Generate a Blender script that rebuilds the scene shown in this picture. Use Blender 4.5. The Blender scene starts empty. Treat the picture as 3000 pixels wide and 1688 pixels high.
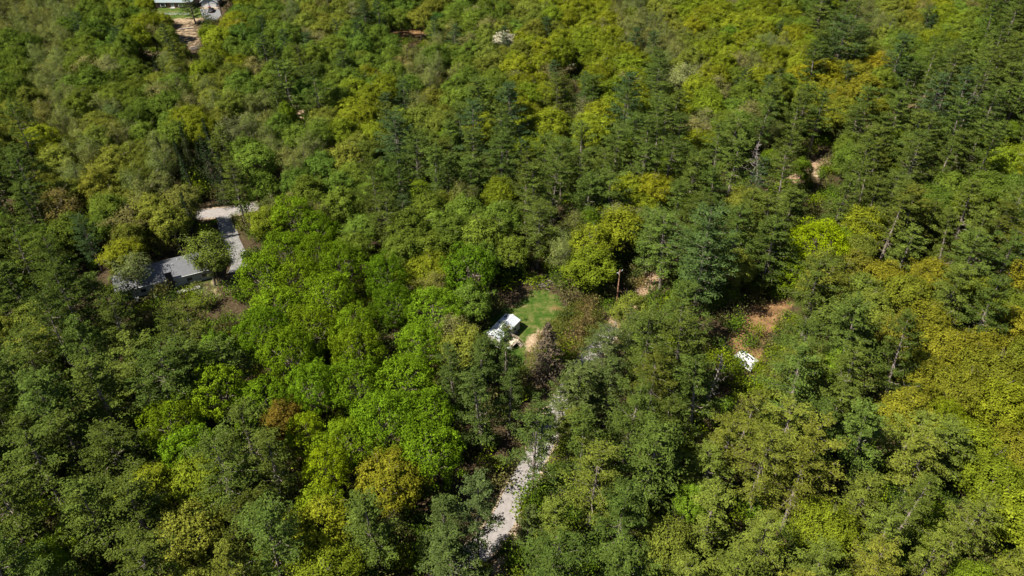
import bpy, math, random
import numpy as np
from mathutils import Vector, Matrix

SC = bpy.context.scene
COL = SC.collection
R = math.radians

# ---------------------------------------------------------------- camera, sky, sun, exposure
CAM_H, PITCH, FPX = 120.0, R(37.5), 2300.0          # drone height, pitch below the horizon, focal length in photo pixels
cam = bpy.data.cameras.new('camera')
cam.sensor_width = 36.0
cam.lens = FPX / 3000.0 * 36.0
cam.clip_start, cam.clip_end = 1.0, 3000.0
camo = bpy.data.objects.new('camera', cam); COL.objects.link(camo)
camo.location = (0, 0, CAM_H)
camo.rotation_euler = (R(90) - PITCH, 0, 0)
SC.camera = camo

SUN_EL = R(53)
SUN_DIR = Vector((0.93, 0.37, 0)).normalized() * math.cos(SUN_EL) + Vector((0, 0, -math.sin(SUN_EL)))   # the way light travels
w = bpy.data.worlds.new('World'); SC.world = w; w.use_nodes = True
nt = w.node_tree
sky = nt.nodes.new('ShaderNodeTexSky'); sky.sky_type = 'NISHITA'; sky.sun_disc = False
sky.sun_elevation = SUN_EL
sky.sun_rotation = math.atan2(-SUN_DIR.x, -SUN_DIR.y)
bg = nt.nodes['Background']; bg.inputs[1].default_value = 0.05
nt.links.new(sky.outputs[0], bg.inputs[0])
sl = bpy.data.lights.new('sun', 'SUN'); sl.energy = 5.0; sl.angle = R(0.5); sl.color = (1, 0.94, 0.82)
so = bpy.data.objects.new('sun', sl); COL.objects.link(so)
so.rotation_euler = SUN_DIR.to_track_quat('-Z', 'Y').to_euler()
so.location = (0, 0, 300)
SC.view_settings.view_transform = 'Standard'; SC.view_settings.look = 'None'
SC.view_settings.exposure = 1.42; SC.view_settings.gamma = 1.0
SC.cycles.max_bounces = 5; SC.cycles.diffuse_bounces = 1; SC.cycles.transmission_bounces = 3
SC.cycles.transparent_max_bounces = 4

CP, SP = math.cos(PITCH), math.sin(PITCH)
def at(px, py, z=0.0):
    """the world point at height z that the photo shows at pixel (px, py) of 3000 x 1688"""
    u, v = (px - 1500) / FPX, (844 - py) / FPX
    t = (CAM_H - z) / (SP - v * CP)
    return Vector((u * t, (CP + v * SP) * t, z))
def proj(x, y, z):
    dz = z - CAM_H
    d = y * CP - dz * SP
    return 1500 + FPX * x / d, 844 - FPX * (y * SP + dz * CP) / d, d

# ---------------------------------------------------------------- materials
def mat(name):
    m = bpy.data.materials.new(name); m.use_nodes = True
    b = m.node_tree.nodes['Principled BSDF']
    return m, m.node_tree, b
def plain(name, col, rough=0.7, metal=0.0, var=0.25, scale=3.0, bump=0.0, spec=0.08):
    m, t, b = mat(name)
    N, L = t.nodes, t.links
    tc = N.new('ShaderNodeTexCoord'); no = N.new('ShaderNodeTexNoise')
    no.inputs['Scale'].default_value = scale; no.inputs['Detail'].default_value = 6
    L.new(tc.outputs['Object'], no.inputs['Vector'])
    cr = N.new('ShaderNodeValToRGB')
    cr.color_ramp.elements[0].position = 0.3; cr.color_ramp.elements[1].position = 0.7
    cr.color_ramp.elements[0].color = (*[c * (1 - var) for c in col], 1)
    cr.color_ramp.elements[1].color = (*[min(1, c * (1 + var)) for c in col], 1)
    L.new(no.outputs['Fac'], cr.inputs[0]); L.new(cr.outputs[0], b.inputs['Base Color'])
    b.inputs['Roughness'].default_value = rough; b.inputs['Metallic'].default_value = metal
    b.inputs['Specular IOR Level'].default_value = spec
    if bump:
        bu = N.new('ShaderNodeBump'); bu.inputs['Strength'].default_value = bump; bu.inputs['Distance'].default_value = 0.1
        L.new(no.outputs['Fac'], bu.inputs['Height']); L.new(bu.outputs[0], b.inputs['Normal'])
    return m
def leafmat(name, trans=0.35, var=0.35, rough=0.55, warm=0.25, base=None):
    """leaf colour = the tree's own tint, varied from leaf to leaf and clump to clump"""
    m, t, b = mat(name)
    N, L = t.nodes, t.links
    N.remove(b)
    if base is None:
        a = N.new('ShaderNodeAttribute'); a.attribute_type = 'INSTANCER'; a.attribute_name = 'tint'; col = a.outputs['Color']
    else:
        a = N.new('ShaderNodeRGB'); a.outputs[0].default_value = (*base, 1); col = a.outputs[0]
    g = N.new('ShaderNodeNewGeometry')
    mr = N.new('ShaderNodeMapRange'); mr.inputs[3].default_value = 1 - var; mr.inputs[4].default_value = 1 + var
    L.new(g.outputs['Random Per Island'], mr.inputs[0])
    tc = N.new('ShaderNodeTexCoord'); no = N.new('ShaderNodeTexNoise'); no.inputs['Scale'].default_value = 0.55; no.inputs['Detail'].default_value = 2
    L.new(tc.outputs['Object'], no.inputs['Vector'])
    m2 = N.new('ShaderNodeMapRange'); m2.inputs[1].default_value = 0.35; m2.inputs[2].default_value = 0.65
    m2.inputs[3].default_value = 0.72; m2.inputs[4].default_value = 1.28
    L.new(no.outputs['Fac'], m2.inputs[0])
    mu = N.new('ShaderNodeMath'); mu.operation = 'MULTIPLY'; L.new(mr.outputs[0], mu.inputs[0]); L.new(m2.outputs[0], mu.inputs[1])
    sc = N.new('ShaderNodeVectorMath'); sc.operation = 'SCALE'; L.new(col, sc.inputs[0]); L.new(mu.outputs[0], sc.inputs['Scale'])
    hs = N.new('ShaderNodeMix'); hs.data_type = 'RGBA'; hs.blend_type = 'MULTIPLY'
    L.new(sc.outputs[0], hs.inputs[6]); hs.inputs[7].default_value = (1.22, 1.0, 0.5, 1)
    wn = N.new('ShaderNodeMath'); wn.operation = 'MULTIPLY'; wn.inputs[1].default_value = warm * 2
    L.new(no.outputs['Fac'], wn.inputs[0]); L.new(wn.outputs[0], hs.inputs[0])
    d = N.new('ShaderNodeBsdfDiffuse'); tr = N.new('ShaderNodeBsdfTranslucent'); gl = N.new('ShaderNodeBsdfGlossy')
    gl.inputs['Roughness'].default_value = rough; gl.inputs['Color'].default_value = (0.8, 0.8, 0.6, 1)
    L.new(hs.outputs[2], d.inputs[0])
    tm_ = N.new('ShaderNodeMix'); tm_.data_type = 'RGBA'; tm_.blend_type = 'MULTIPLY'; tm_.inputs[0].default_value = 1; tm_.inputs[7].default_value = (1.25, 1.2, 0.55, 1)
    L.new(hs.outputs[2], tm_.inputs[6]); L.new(tm_.outputs[2], tr.inputs[0])
    mx = N.new('ShaderNodeMixShader'); mx.inputs[0].default_value = trans; L.new(d.outputs[0], mx.inputs[1]); L.new(tr.outputs[0], mx.inputs[2])
    mg = N.new('ShaderNodeMixShader'); mg.inputs[0].default_value = 0.001; L.new(mx.outputs[0], mg.inputs[1]); L.new(gl.outputs[0], mg.inputs[2])
    L.new(mg.outputs[0], N['Material Output'].inputs[0])
    return m
M = dict(
    leaf=leafmat('leaf', 0.22, 0.38, warm=0.11),
    needle=leafmat('pine_needles', 0.10, 0.38, warm=0.11),
    bark=plain('bark', (0.15, 0.12, 0.10), 0.9, var=0.4, scale=4),
    palebark=plain('pale_bark', (0.15, 0.13, 0.10), 0.9, var=0.4, scale=3),
    deadwood=plain('dead_wood', (0.21, 0.185, 0.165), 0.9, var=0.3, scale=4),
    pinebark=plain('pine_bark', (0.17, 0.14, 0.12), 0.9, var=0.4, scale=3),
    asphalt=None,
)

# ---------------------------------------------------------------- mesh helpers
class MB:
    """collects quads / tris as numpy blocks and links them as one mesh object"""
    def __init__(s): s.v = []; s.f3 = []; s.f4 = []; s.n = 0
    def add(s, v, f):
        v = np.asarray(v, float).reshape(-1, 3); f = np.asarray(f, int)
        (s.f4 if f.shape[1] == 4 else s.f3).append(f + s.n)
        s.v.append(v); s.n += len(v); return s
    def mesh(s, name, mats, smooth=False):
        me = bpy.data.meshes.new(name)
        v = np.concatenate(s.v) if s.v else np.zeros((0, 3))
        f4 = np.concatenate(s.f4) if s.f4 else np.zeros((0, 4), int)
        f3 = np.concatenate(s.f3) if s.f3 else np.zeros((0, 3), int)
        nl = f4.size + f3.size; npoly = len(f4) + len(f3)
        me.vertices.add(len(v)); me.vertices.foreach_set('co', v.astype(np.float32).ravel())
        me.loops.add(nl); me.polygons.add(npoly)
        me.loops.foreach_set('vertex_index', np.concatenate([f4.ravel(), f3.ravel()]).astype(np.int32))
        ls = np.concatenate([np.arange(len(f4)) * 4, f4.size + np.arange(len(f3)) * 3]).astype(np.int32)
        me.polygons.foreach_set('loop_start', ls)
        me.polygons.foreach_set('use_smooth', np.full(npoly, smooth))
        for m_ in (mats if isinstance(mats, (list, tuple)) else [mats]): me.materials.append(m_)
        me.update(); me.validate()
        return me
    def tube(s, pts, rad, n=5, cap=True):
        pts = np.asarray(pts, float); rad = np.broadcast_to(np.asarray(rad, float), (len(pts),))
        k = len(pts)
        d = np.gradient(pts, axis=0); d /= np.linalg.norm(d, axis=1)[:, None] + 1e-9
        up = np.where(np.abs(d[:, 2:3]) > 0.9, np.array([[1., 0, 0]]), np.array([[0, 0, 1.]]))
        a = np.cross(d, up); a /= np.linalg.norm(a, axis=1)[:, None] + 1e-9
        b = np.cross(d, a)
        th = np.arange(n) * 2 * np.pi / n
        ring = a[:, None] * np.cos(th)[None, :, None] + b[:, None] * np.sin(th)[None, :, None]
        v = (pts[:, None] + ring * rad[:, None, None]).reshape(-1, 3)
        i = np.arange(k - 1)[:, None] * n; j = np.arange(n)[None]; j2 = (j + 1) % n
        f = np.stack([i + j, i + j2, i + n + j2, i + n + j], -1).reshape(-1, 4)
        s.add(v, f)
        if cap:
            for q, e in ((0, 0), (k - 1, (k - 1) * n)):
                c = pts[q]; vv = np.concatenate([v[e:e + n], [c]])
                s.add(vv, np.array([[x, (x + 1) % n, n] for x in range(n)]))
        return s
    def box(s, c, size, rot=0.0, tilt=None):
        x, y, z = np.array(size) / 2.0
        v = np.array([[-x, -y, -z], [x, -y, -z], [x, y, -z], [-x, y, -z], [-x, -y, z], [x, -y, z], [x, y, z], [-x, y, z]])
        if tilt is not None: v = v @ np.array(Matrix.Rotation(tilt[1], 3, tilt[0])).T
        if rot: v = v @ np.array(Matrix.Rotation(rot, 3, 'Z')).T
        return s.add(v + np.array(c), [[0, 3, 2, 1], [4, 5, 6, 7], [0, 1, 5, 4], [1, 2, 6, 5], [2, 3, 7, 6], [3, 0, 4, 7]])
    def prism(s, poly, axis_from, axis_to):
        """a closed prism: poly is a list of 3-D points at one end, moved by the vector axis_to - axis_from"""
        p = np.array(poly, float); q = p + (np.array(axis_to, float) - np.array(axis_from, float)); n = len(p)
        s.add(np.concatenate([p, q]), [[i, (i + 1) % n, n + (i + 1) % n, n + i] for i in range(n)])
        c0, c1 = p.mean(0), q.mean(0)
        s.add(np.concatenate([p, [c0]]), [[(i + 1) % n, i, n] for i in range(n)])
        s.add(np.concatenate([q, [c1]]), [[i, (i + 1) % n, n] for i in range(n)])
        return s
    def build(s, name, m, parent=None, smooth=False):
        o = bpy.data.objects.new(name, s.mesh(name, m, smooth)); COL.objects.link(o)
        if parent: o.parent = parent
        return o
def tag(o, label=None, cat=None, group=None, kind=None):
    if label: o['label'] = label
    if cat: o['category'] = cat
    if group: o['group'] = group
    if kind: o['kind'] = kind
    return o
def empty(name, loc, rz=0.0):
    o = bpy.data.objects.new(name, None); COL.objects.link(o); o.location = loc; o.rotation_euler = (0, 0, rz)
    o.empty_display_size = 0.5
    return o

# ---------------------------------------------------------------- foliage and tree prototypes
def cards(mb, c, nrm, size, aspect, rng):
    """one small leaf-sized quad per centre, facing nrm with a random spin"""
    n = len(c); nrm = nrm / (np.linalg.norm(nrm, axis=1)[:, None] + 1e-9)
    a = np.cross(nrm, rng.normal(size=(n, 3))); a /= np.linalg.norm(a, axis=1)[:, None] + 1e-9
    b = np.cross(nrm, a)
    s = size * rng.uniform(0.5, 1.45, (n, 1)) * 0.5
    a = a * s; b = b * s * aspect
    bend = nrm * s * 0.35
    v = np.stack([c - a, c - b * 0.9 + bend, c + a, c + b * 0.9 + bend], 1).reshape(-1, 3)
    f = np.arange(n * 4).reshape(n, 4)
    mb.add(v, f)
def sph(n, rng, zmin=-1.0):
    z = rng.uniform(zmin, 1, n); t = rng.uniform(0, 2 * np.pi, n); q = np.sqrt(1 - z * z)
    return np.stack([q * np.cos(t), q * np.sin(t), z], 1)
def limb(mb, p0, p1, r0, r1, rng, sag=0.0, n=4, seg=4, wob=0.06):
    p0, p1 = np.array(p0, float), np.array(p1, float)
    t = np.linspace(0, 1, seg + 1)[:, None]
    L = np.linalg.norm(p1 - p0)
    pts = p0 + (p1 - p0) * t; pts[1:-1] += rng.normal(size=(seg - 1, 3)) * wob * L
    pts[:, 2] += sag * L * (4 * t[:, 0] * (1 - t[:, 0]))
    mb.tube(pts, np.linspace(r0, r1, seg + 1), n, cap=False)
    return pts

def proto_maple(seed, h=17.0, r=6.0, nb=38, nc=12, nl=26, cs=0.60, ls=0.29):
    """dense round crown of small rounded leaf clumps, in boughs with gaps between"""
    rng = np.random.default_rng(seed)
    tr, cr = MB(), MB()
    zc, hz = h * 0.60, h * 0.40
    trunk = limb(tr, (0, 0, -0.3), (rng.normal() * .4, rng.normal() * .4, h * 0.45), 0.32, 0.2, rng, n=7, seg=5, wob=0.01)
    d = sph(nb, rng, -0.55)
    # spread the boughs evenly
    for _ in range(30):
        df = d[:, None] - d[None]; q = (df ** 2).sum(-1) + 1e-3
        d += 0.02 * (df / q[..., None] ** 1.2).sum(1); d /= np.linalg.norm(d, axis=1)[:, None]
    d = d[d[:, 2] > -0.7]
    lob = rng.uniform(0.78, 1.12, len(d))
    cen = d * np.array([r, r, hz]) * (0.74 * lob)[:, None] + [trunk[-1][0], trunk[-1][1], zc]
    br = rng.uniform(0.24, 0.36, len(d)) * r
    C, Nn = [], []
    for i in range(len(d)):
        limb(tr, trunk[rng.integers(2, 6)], cen[i] - d[i] * 0.3, 0.13, 0.04, rng, 0.05)
        k = sph(nc * 2, rng, -0.6); k = k[(k @ d[i]) > -0.35][:nc + 4]
        cc = cen[i] + k * br[i] * np.array([1, 1, 0.85]) * rng.uniform(0.85, 1.1, (len(k), 1))
        for q in cc:
            s_ = sph(nl, rng, -0.6)
            C.append(q + s_ * cs * rng.uniform(0.75, 1.2)); Nn.append(s_ + d[i] * 0.35 + [0, 0, 0.3] + rng.normal(size=(nl, 3)) * 0.16)
    inn = sph(200, rng) * rng.uniform(0.3, 0.8, (200, 1)) * np.array([r, r, hz]) * .8 + [0, 0, zc]
    C.append(inn); Nn.append(rng.normal(size=(200, 3)))
    cards(cr, np.concatenate(C), np.concatenate(Nn), ls, 0.85, rng)
    return tr, cr, h, r
def proto_hard(seed, h=15.0, r=4.2, leaves=6500, twigs=70, ls=0.30, cl=0.72, fill=1.0, up=0.9):
    """finer, looser crown of a tree in young leaf: rising limbs that show between small leaf sprays"""
    rng = np.random.default_rng(seed)
    tr, cr = MB(), MB()
    fork = h * rng.uniform(0.28, 0.4)
    t0 = limb(tr, (0, 0, -0.3), (rng.normal() * .3, rng.normal() * .3, fork), 0.22, 0.16, rng, n=6, seg=3, wob=0.01)
    lead = limb(tr, t0[-1], (rng.normal() * .6, rng.normal() * .6, h * 0.93), 0.16, 0.03, rng, n=5, seg=5, wob=0.02)
    ends = []
    nmain = 9
    for i in range(nmain):
        a = i * 2.4 + rng.uniform(-.4, .4); q = rng.uniform(0.45, 0.95)
        base = t0[-1] if i < 5 else lead[rng.integers(1, 4)]
        e = np.array([math.cos(a) * r * q, math.sin(a) * r * q, h * (0.62 + 0.3 * rng.random()) - q * 1.2])
        pts = limb(tr, base, e, 0.10, 0.03, rng, -0.06, seg=5, wob=0.03)
        for _ in range(max(2, twigs // nmain)):
            b = pts[rng.integers(2, 6)]
            dd = sph(1, rng, -0.1)[0]; dd[2] += up * 0.7; dd[:2] += (b[:2] / (r + .1)) * 0.7
            e2 = b + dd / np.linalg.norm(dd) * rng.uniform(0.9, 2.1) * r / 4
            limb(tr, b, e2, 0.035, 0.015, rng, seg=2, n=3)
            ends.append(e2); ends.append(b + (e2 - b) * 0.6)
    for _ in range(twigs // 3):
        b = lead[rng.integers(2, 6)]; dd = sph(1, rng, 0.0)[0]; dd[2] += up
        e2 = b + dd / np.linalg.norm(dd) * rng.uniform(0.8, 2.0) * r / 4
        limb(tr, b, e2, 0.035, 0.015, rng, seg=2, n=3); ends.append(e2)
    ends = np.array(ends)
    cc = np.array([0, 0, h * 0.66]); el = np.array([r, r, h * 0.335])
    q = (ends - cc) / el; ln = np.linalg.norm(q, axis=1)[:, None] + 1e-6
    push = rng.random(len(ends))[:, None] < fill * 0.75
    ends = np.where(push, cc + q / ln * el * rng.uniform(0.72, 1.0, (len(ends), 1)), ends)
    extra = sph(int(110 * fill), rng, -0.2); bmp = 0.86 + 0.14 * np.sin(extra[:, :1] * 7 + seed) * np.cos(extra[:, 1:2] * 6)
    ends = np.concatenate([ends, cc + extra * el * bmp * rng.uniform(0.8, 1.0, (len(extra), 1))])
    k = max(4, leaves // len(ends))
    c = np.repeat(ends, k, 0); s_ = rng.normal(size=c.shape) * cl * np.array([0.55, 0.55, 0.5])
    c = c + s_
    cards(cr, c, s_ * 0.9 + (c - cc) / r * 1.0 + rng.normal(size=c.shape) * 0.28 + np.array([0, 0, 0.55]), ls, 0.85, rng)
    return tr, cr, h, r

def proto_pine(seed, h=25.0, r=4.4, low=0.35, per=5, step=1.35, dead=14, nt_=16, nq=12, ragged=0.3, shape=0.75):
    """white pine: tiers of long level limbs that carry flat, up-turned pads of needles; bare dead limbs below"""
    rng = np.random.default_rng(seed)
    tr, cr = MB(), MB()
    lean = rng.normal(size=2) * 0.4
    zs = np.linspace(-0.3, h, 9)
    tp = np.stack([lean[0] * (zs / h) ** 2, lean[1] * (zs / h) ** 2, zs], 1)
    tr.tube(tp, np.interp(zs, [0, h * .5, h], [0.34, 0.22, 0.03]), 7)
    def on(z): return np.array([np.interp(z, zs, tp[:, 0]), np.interp(z, zs, tp[:, 1]), z])
    C, Nn = [], []
    z = h * low
    while z < h - 0.5:
        t = (z - h * low) / (h * (1 - low))
        prof = (1 - t) ** shape * (0.62 + 0.38 * min(1, t / 0.25)) + 0.06
        a0 = rng.uniform(0, 6.28)
        for k in range(per):
            if rng.random() < 0.12 and t < .7: continue
            a = a0 + k * 2 * np.pi / per + rng.normal() * 0.25
            L = r * prof * rng.uniform(1 - ragged * 1.5, 1 + ragged)
            b = on(z + rng.uniform(-.3, .3)); rise = (0.10 + 0.55 * t ** 2) * L
            e = b + np.array([math.cos(a) * L, math.sin(a) * L, rise])
            pts = limb(tr, b, e, 0.07 * (1 - t) + 0.02, 0.015, rng, -0.05, n=3, seg=4, wob=0.03)
            side = np.array([-math.sin(a), math.cos(a), 0])
            fwd = (e - b) / (np.linalg.norm(e - b) + 1e-6)
            m_ = max(4, int(nt_ * (0.3 + 0.7 * L / r)))
            for j in range(m_):
                f = rng.uniform(0.22, 1.05) ** 0.8
                wd = 0.30 * L * min(f + .1, 1.45 - f) * rng.uniform(-1, 1)
                p = b + (e - b) * f + side * wd + np.array([0, 0, 0.08 - 0.2 * L * f * (1 - f) + rng.normal() * 0.05])
                s_ = sph(nq, rng, -0.1)
                ax_ = fwd + side * (0.8 if wd > 0 else -0.8) * min(1, abs(wd) / (.15 * L + .01)); ax_ /= np.linalg.norm(ax_)
                rad = rng.uniform(0.34, 0.54)
                q = p + s_ * np.array([rad, rad, rad * 0.5]) + ax_ * (s_ @ ax_)[:, None] * rad * 0.9
                C.append(q); Nn.append(s_ * np.array([0.45, 0.45, 1]) + rng.normal(size=s_.shape) * 0.22 + [0, 0, 0.45])
        z += step * rng.uniform(0.75, 1.25)
    s_ = sph(30, rng, 0); C.append(on(h) + s_ * [0.3, 0.3, 0.8] - [0, 0, .6]); Nn.append(s_)
    cards(cr, np.concatenate(C), np.concatenate(Nn), 0.36, 0.55, rng)
    for _ in range(dead):
        z = rng.uniform(0.16, low + 0.12) * h; a = rng.uniform(0, 6.28); L = rng.uniform(0.8, 2.6)
        b = on(z); e = b + [math.cos(a) * L, math.sin(a) * L, rng.uniform(-0.5, 0.5) * L]
        limb(tr, b, e, 0.045, 0.015, rng, 0.05, n=3, seg=3)
    return tr, cr, h, r
def proto_spruce(seed, h=17.0, r=2.4, low=0.08, step=0.5):
    rng = np.random.default_rng(seed)
    tr, cr = MB(), MB()
    tr.tube([(0, 0, -.3), (0, 0, h * .5), (0, 0, h)], [0.22, 0.14, 0.02], 6)
    C, Nn = [], []
    z = h * low
    while z < h - .3:
        t = z / h; L0 = r * (1 - t) ** 0.9 + 0.15
        for k in range(7):
            a = rng.uniform(0, 6.28); L = L0 * rng.uniform(0.7, 1.15)
            e = np.array([math.cos(a) * L, math.sin(a) * L, z - 0.25 * L])
            if k % 2 == 0: limb(tr, (0, 0, z), e, 0.03, 0.01, rng, 0.05, n=3, seg=2)
            n = int(6 + 9 * L / r); f = rng.uniform(0.2, 1.0, n)[:, None] ** .7
            c = np.array([0, 0, z]) + (e - [0, 0, z]) * f + rng.normal(size=(n, 3)) * np.array([.18, .18, .1]) * (0.4 + L * .35)
            C.append(c); Nn.append(rng.normal(size=(n, 3)) * 0.5 + [math.cos(a) * .6, math.sin(a) * .6, 0.7])
        z += step * rng.uniform(.7, 1.2)
    cards(cr, np.concatenate(C), np.concatenate(Nn), 0.36, 0.55, rng)
    return tr, cr, h, r
def proto_dead(seed, h=12.0, r=4.5, n=26, low=0.12, crook=0.12):
    rng = np.random.default_rng(seed)
    tr = MB()
    tp = limb(tr, (0, 0, -.3), (rng.normal() * .5, rng.normal() * .5, h), 0.3, 0.05, rng, n=7, seg=7, wob=0.012)
    for i in range(n):
        j = rng.uniform(low, 0.97) * 7; b = tp[int(j)] + (tp[min(7, int(j) + 1)] - tp[int(j)]) * (j % 1)
        a = rng.uniform(0, 6.28); L = r * rng.uniform(0.35, 1.0) * (1.05 - 0.6 * b[2] / h)
        e = b + [math.cos(a) * L, math.sin(a) * L, rng.uniform(0.0, 0.75) * L]
        pts = limb(tr, b, e, 0.075, 0.02, rng, -0.08, n=4, seg=5, wob=crook * .5)
        for q in range(4):
            b2 = pts[rng.integers(2, 6)]; d = rng.normal(size=3); d[2] = abs(d[2]) * 0.6; d[:2] += (e - b)[:2] / L
            limb(tr, b2, b2 + d / np.linalg.norm(d) * L * 0.35, 0.028, 0.012, rng, n=3, seg=2)
    return tr, None, h, r
def proto_shrub(seed, h=1.8, r=1.3, n=420, twig=14, ls=0.24):
    rng = np.random.default_rng(seed)
    tr, cr = MB(), MB()
    C = []
    for _ in range(twig):
        a = rng.uniform(0, 6.28); q = rng.uniform(.2, .95) * r
        e = np.array([math.cos(a) * q, math.sin(a) * q, h * rng.uniform(.55, 1)])
        limb(tr, (rng.normal() * .1, rng.normal() * .1, -.1), e, 0.025, 0.01, rng, n=3, seg=2)
        k = n // twig
        C.append(e + rng.normal(size=(k, 3)) * [.34 * r, .34 * r, .24 * h])
    C = np.concatenate(C); C[:, 2] = np.abs(C[:, 2])
    cards(cr, C, rng.normal(size=C.shape) + [0, 0, .7], ls, 0.75, rng)
    return tr, cr, h, r

PROTO = {}    # name -> list of (trunk mesh, crown mesh, h, r)
def reg(name, made, bark, leaf):
    tr, cr, h, r = made
    PROTO.setdefault(name, []).append((tr.mesh('trunk', bark), cr.mesh('crown', leaf) if cr else None, h, r))
for k in range(4): reg('maple', proto_maple(10 + k, h=(16, 17, 18, 15)[k], r=(6, 6.4, 5.6, 5.4)[k], nb=(34, 40, 30, 26)[k]), M['bark'], M['leaf'])
for k in range(7): reg('hardwood', proto_hard(30 + k, h=(15, 16, 14, 15, 16, 13, 17)[k], r=(5, 5.6, 4.8, 4.6, 5.8, 5, 5.2)[k], leaves=(13000, 15000, 12000, 12000, 15000, 12000, 14000)[k]), M['palebark'], M['leaf'])
for k in range(3): reg('sparse', proto_hard(50 + k, h=(15, 14, 16)[k], r=(3.8, 4.2, 4)[k], leaves=(5200, 4200, 4800)[k], twigs=90, ls=0.24, cl=0.8, fill=.5), M['palebark'], M['leaf'])
for k in range(9): reg('pine', proto_pine(70 + k, h=(24, 26, 22, 25, 21, 26, 23, 20, 25)[k], r=(5.0, 5.4, 4.8, 4.6, 5.2, 5.0, 5.6, 4.6, 4.4)[k], low=(.2, .28, .22, .34, .18, .3, .38, .22, .42)[k],
                                       per=(5, 5, 4, 5, 5, 4, 5, 6, 4)[k], ragged=(.3, .35, .4, .25, .3, .45, .4, .3, .5)[k], shape=(.55, .42, .6, .42, .62, .48, .36, .58, .4)[k]), M['pinebark'], M['needle'])
for k in range(2): reg('spruce', proto_spruce(90 + k, h=(17, 15)[k], r=(2.4, 2.8)[k]), M['bark'], M['needle'])
for k in range(3): reg('dead', proto_dead(95 + k, h=(13, 16, 20)[k], r=(6.0, 3.0, 2.6)[k], n=(30, 40, 44)[k], low=(.06, .1, .2)[k]), M['deadwood'], None)
for k in range(4): reg('shrub', proto_shrub(110 + k, h=(1.8, 1.4, 2.4, 1.2)[k], r=(1.4, 1.2, 1.5, 1.6)[k]), M['bark'], M['leaf'])

# ---------------------------------------------------------------- species map, one letter per 100 x 100 photo pixels
ROWS = [r_.replace(' ', '') for r_ in (
 'bbg gyP ygb oog ogg oyy boy yyg Pbo ygP',
 'gbg gyo ygg ggg bgo yyy ybo yby Pog ggP',
 'gbg ggb ogP gyg bgg yPy yPy ygO OOP PPP',
 'obo bgy obg oyg oPP yyy PPy gPP OPP PPP',
 'Pyb obs pgb goP PPP yPP PPP PbP gPP PPy',
 'Pog obs Pgb ggP gby PPP yyP oyP PPP gyg',
 'ggg ooo gyM Mgg ggg Pgb yPP PPP oyP PPP',
 'PPP yoo yMM MMg ygg gby PPP oYY ooO OyO',
 'oPP yPP gMM MMM bMg ogy oPP PyY PoO OPO',
 'oPP PPP PMM MMM Mog obg PPP oPP PPo OOO',
 'PPP PPP MMM MMM MPP obP PPP PPP PPP OOO',
 'PPP MMM MMM MPM MPM PpP PPP ppP PPO yYy',
 'PPP MMM MMM YMM MPM PpP PPp ppp ppp pyO',
 'PPP Myy MPP YOM MMM ppp PPp ppp pPp pyy',
 'PPP Pyy PPP YOP MMP ppP PPp ppp Ypp ppy',
 'PPP PPo pPP yyP PPP poP Pop ppP yyp pYp',
 'PPP PPo pPy yyy PPP PPP PPp ppp ppY ppp',
)]
assert all(len(r_) == 30 for r_ in ROWS), [len(r_) for r_ in ROWS]
#        proto, h range, r range, spacing, tint, name, colour words
SPEC = {
 'M': ('maple', (14, 18), (4.8, 6.6), 8.0, (0.077, 0.13, 0.006), 'maple_tree', 'bright green dense round-crowned maple'),
 'Y': ('maple', (11, 15), (3.6, 4.8), 6.2, (0.118, 0.158, 0.008), 'maple_tree', 'vivid yellow-green dense-crowned maple'),
 'y': ('hardwood', (12, 16), (4.8, 6.8), 7.0, (0.113, 0.14, 0.01), 'broadleaf_tree', 'yellow-green leafy tree'),
 'O': ('hardwood', (12, 16), (5.0, 7.0), 7.2, (0.116, 0.122, 0.012), 'broadleaf_tree', 'golden-olive leafing oak'),
 'o': ('hardwood', (12, 15), (4.4, 6.2), 6.6, (0.102, 0.122, 0.018), 'broadleaf_tree', 'olive-brown leafing tree'),
 'g': ('hardwood', (12, 16), (4.4, 6.2), 6.6, (0.076, 0.114, 0.015), 'broadleaf_tree', 'soft green loosely leafed tree'),
 'b': ('sparse', (12, 16), (3.2, 4.4), 5.2, (0.108, 0.128, 0.034), 'budding_tree', 'grey-brown half-bare budding tree'),
 'P': ('pine', (17, 25), (4.6, 6.4), 7.1, (0.053, 0.077, 0.014), 'pine_tree', 'dark green white pine'),
 'p': ('pine', (16, 22), (4.0, 5.6), 6.5, (0.087, 0.108, 0.017), 'pine_tree', 'yellow-green white pine'),
 's': ('spruce', (13, 18), (2.0, 2.8), 4.0, (.022, .036, .012), 'spruce_tree', 'dark narrow spruce'),
}
def species(px, py, rnd):
    c = min(29, max(0, int((px + rnd.gauss(0, 26)) // 100))); r_ = min(16, max(0, int((py + rnd.gauss(0, 26)) // 100)))
    return ROWS[r_][c]

# ---------------------------------------------------------------- open ground, given as photo pixels on the ground
def gpoly(pts): return [(at(*p).x, at(*p).y) for p in pts]
def inside(poly, x, y):
    x = np.asarray(x, float); y = np.asarray(y, float); r_ = np.zeros(x.shape, bool); n = len(poly)
    for i in range(n):
        (x0, y0), (x1, y1) = poly[i], poly[(i + 1) % n]
        c = ((y0 > y) != (y1 > y)) & (x < (x1 - x0) * (y - y0) / (y1 - y0 + 1e-12) + x0)
        r_ ^= c
    return r_
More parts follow.
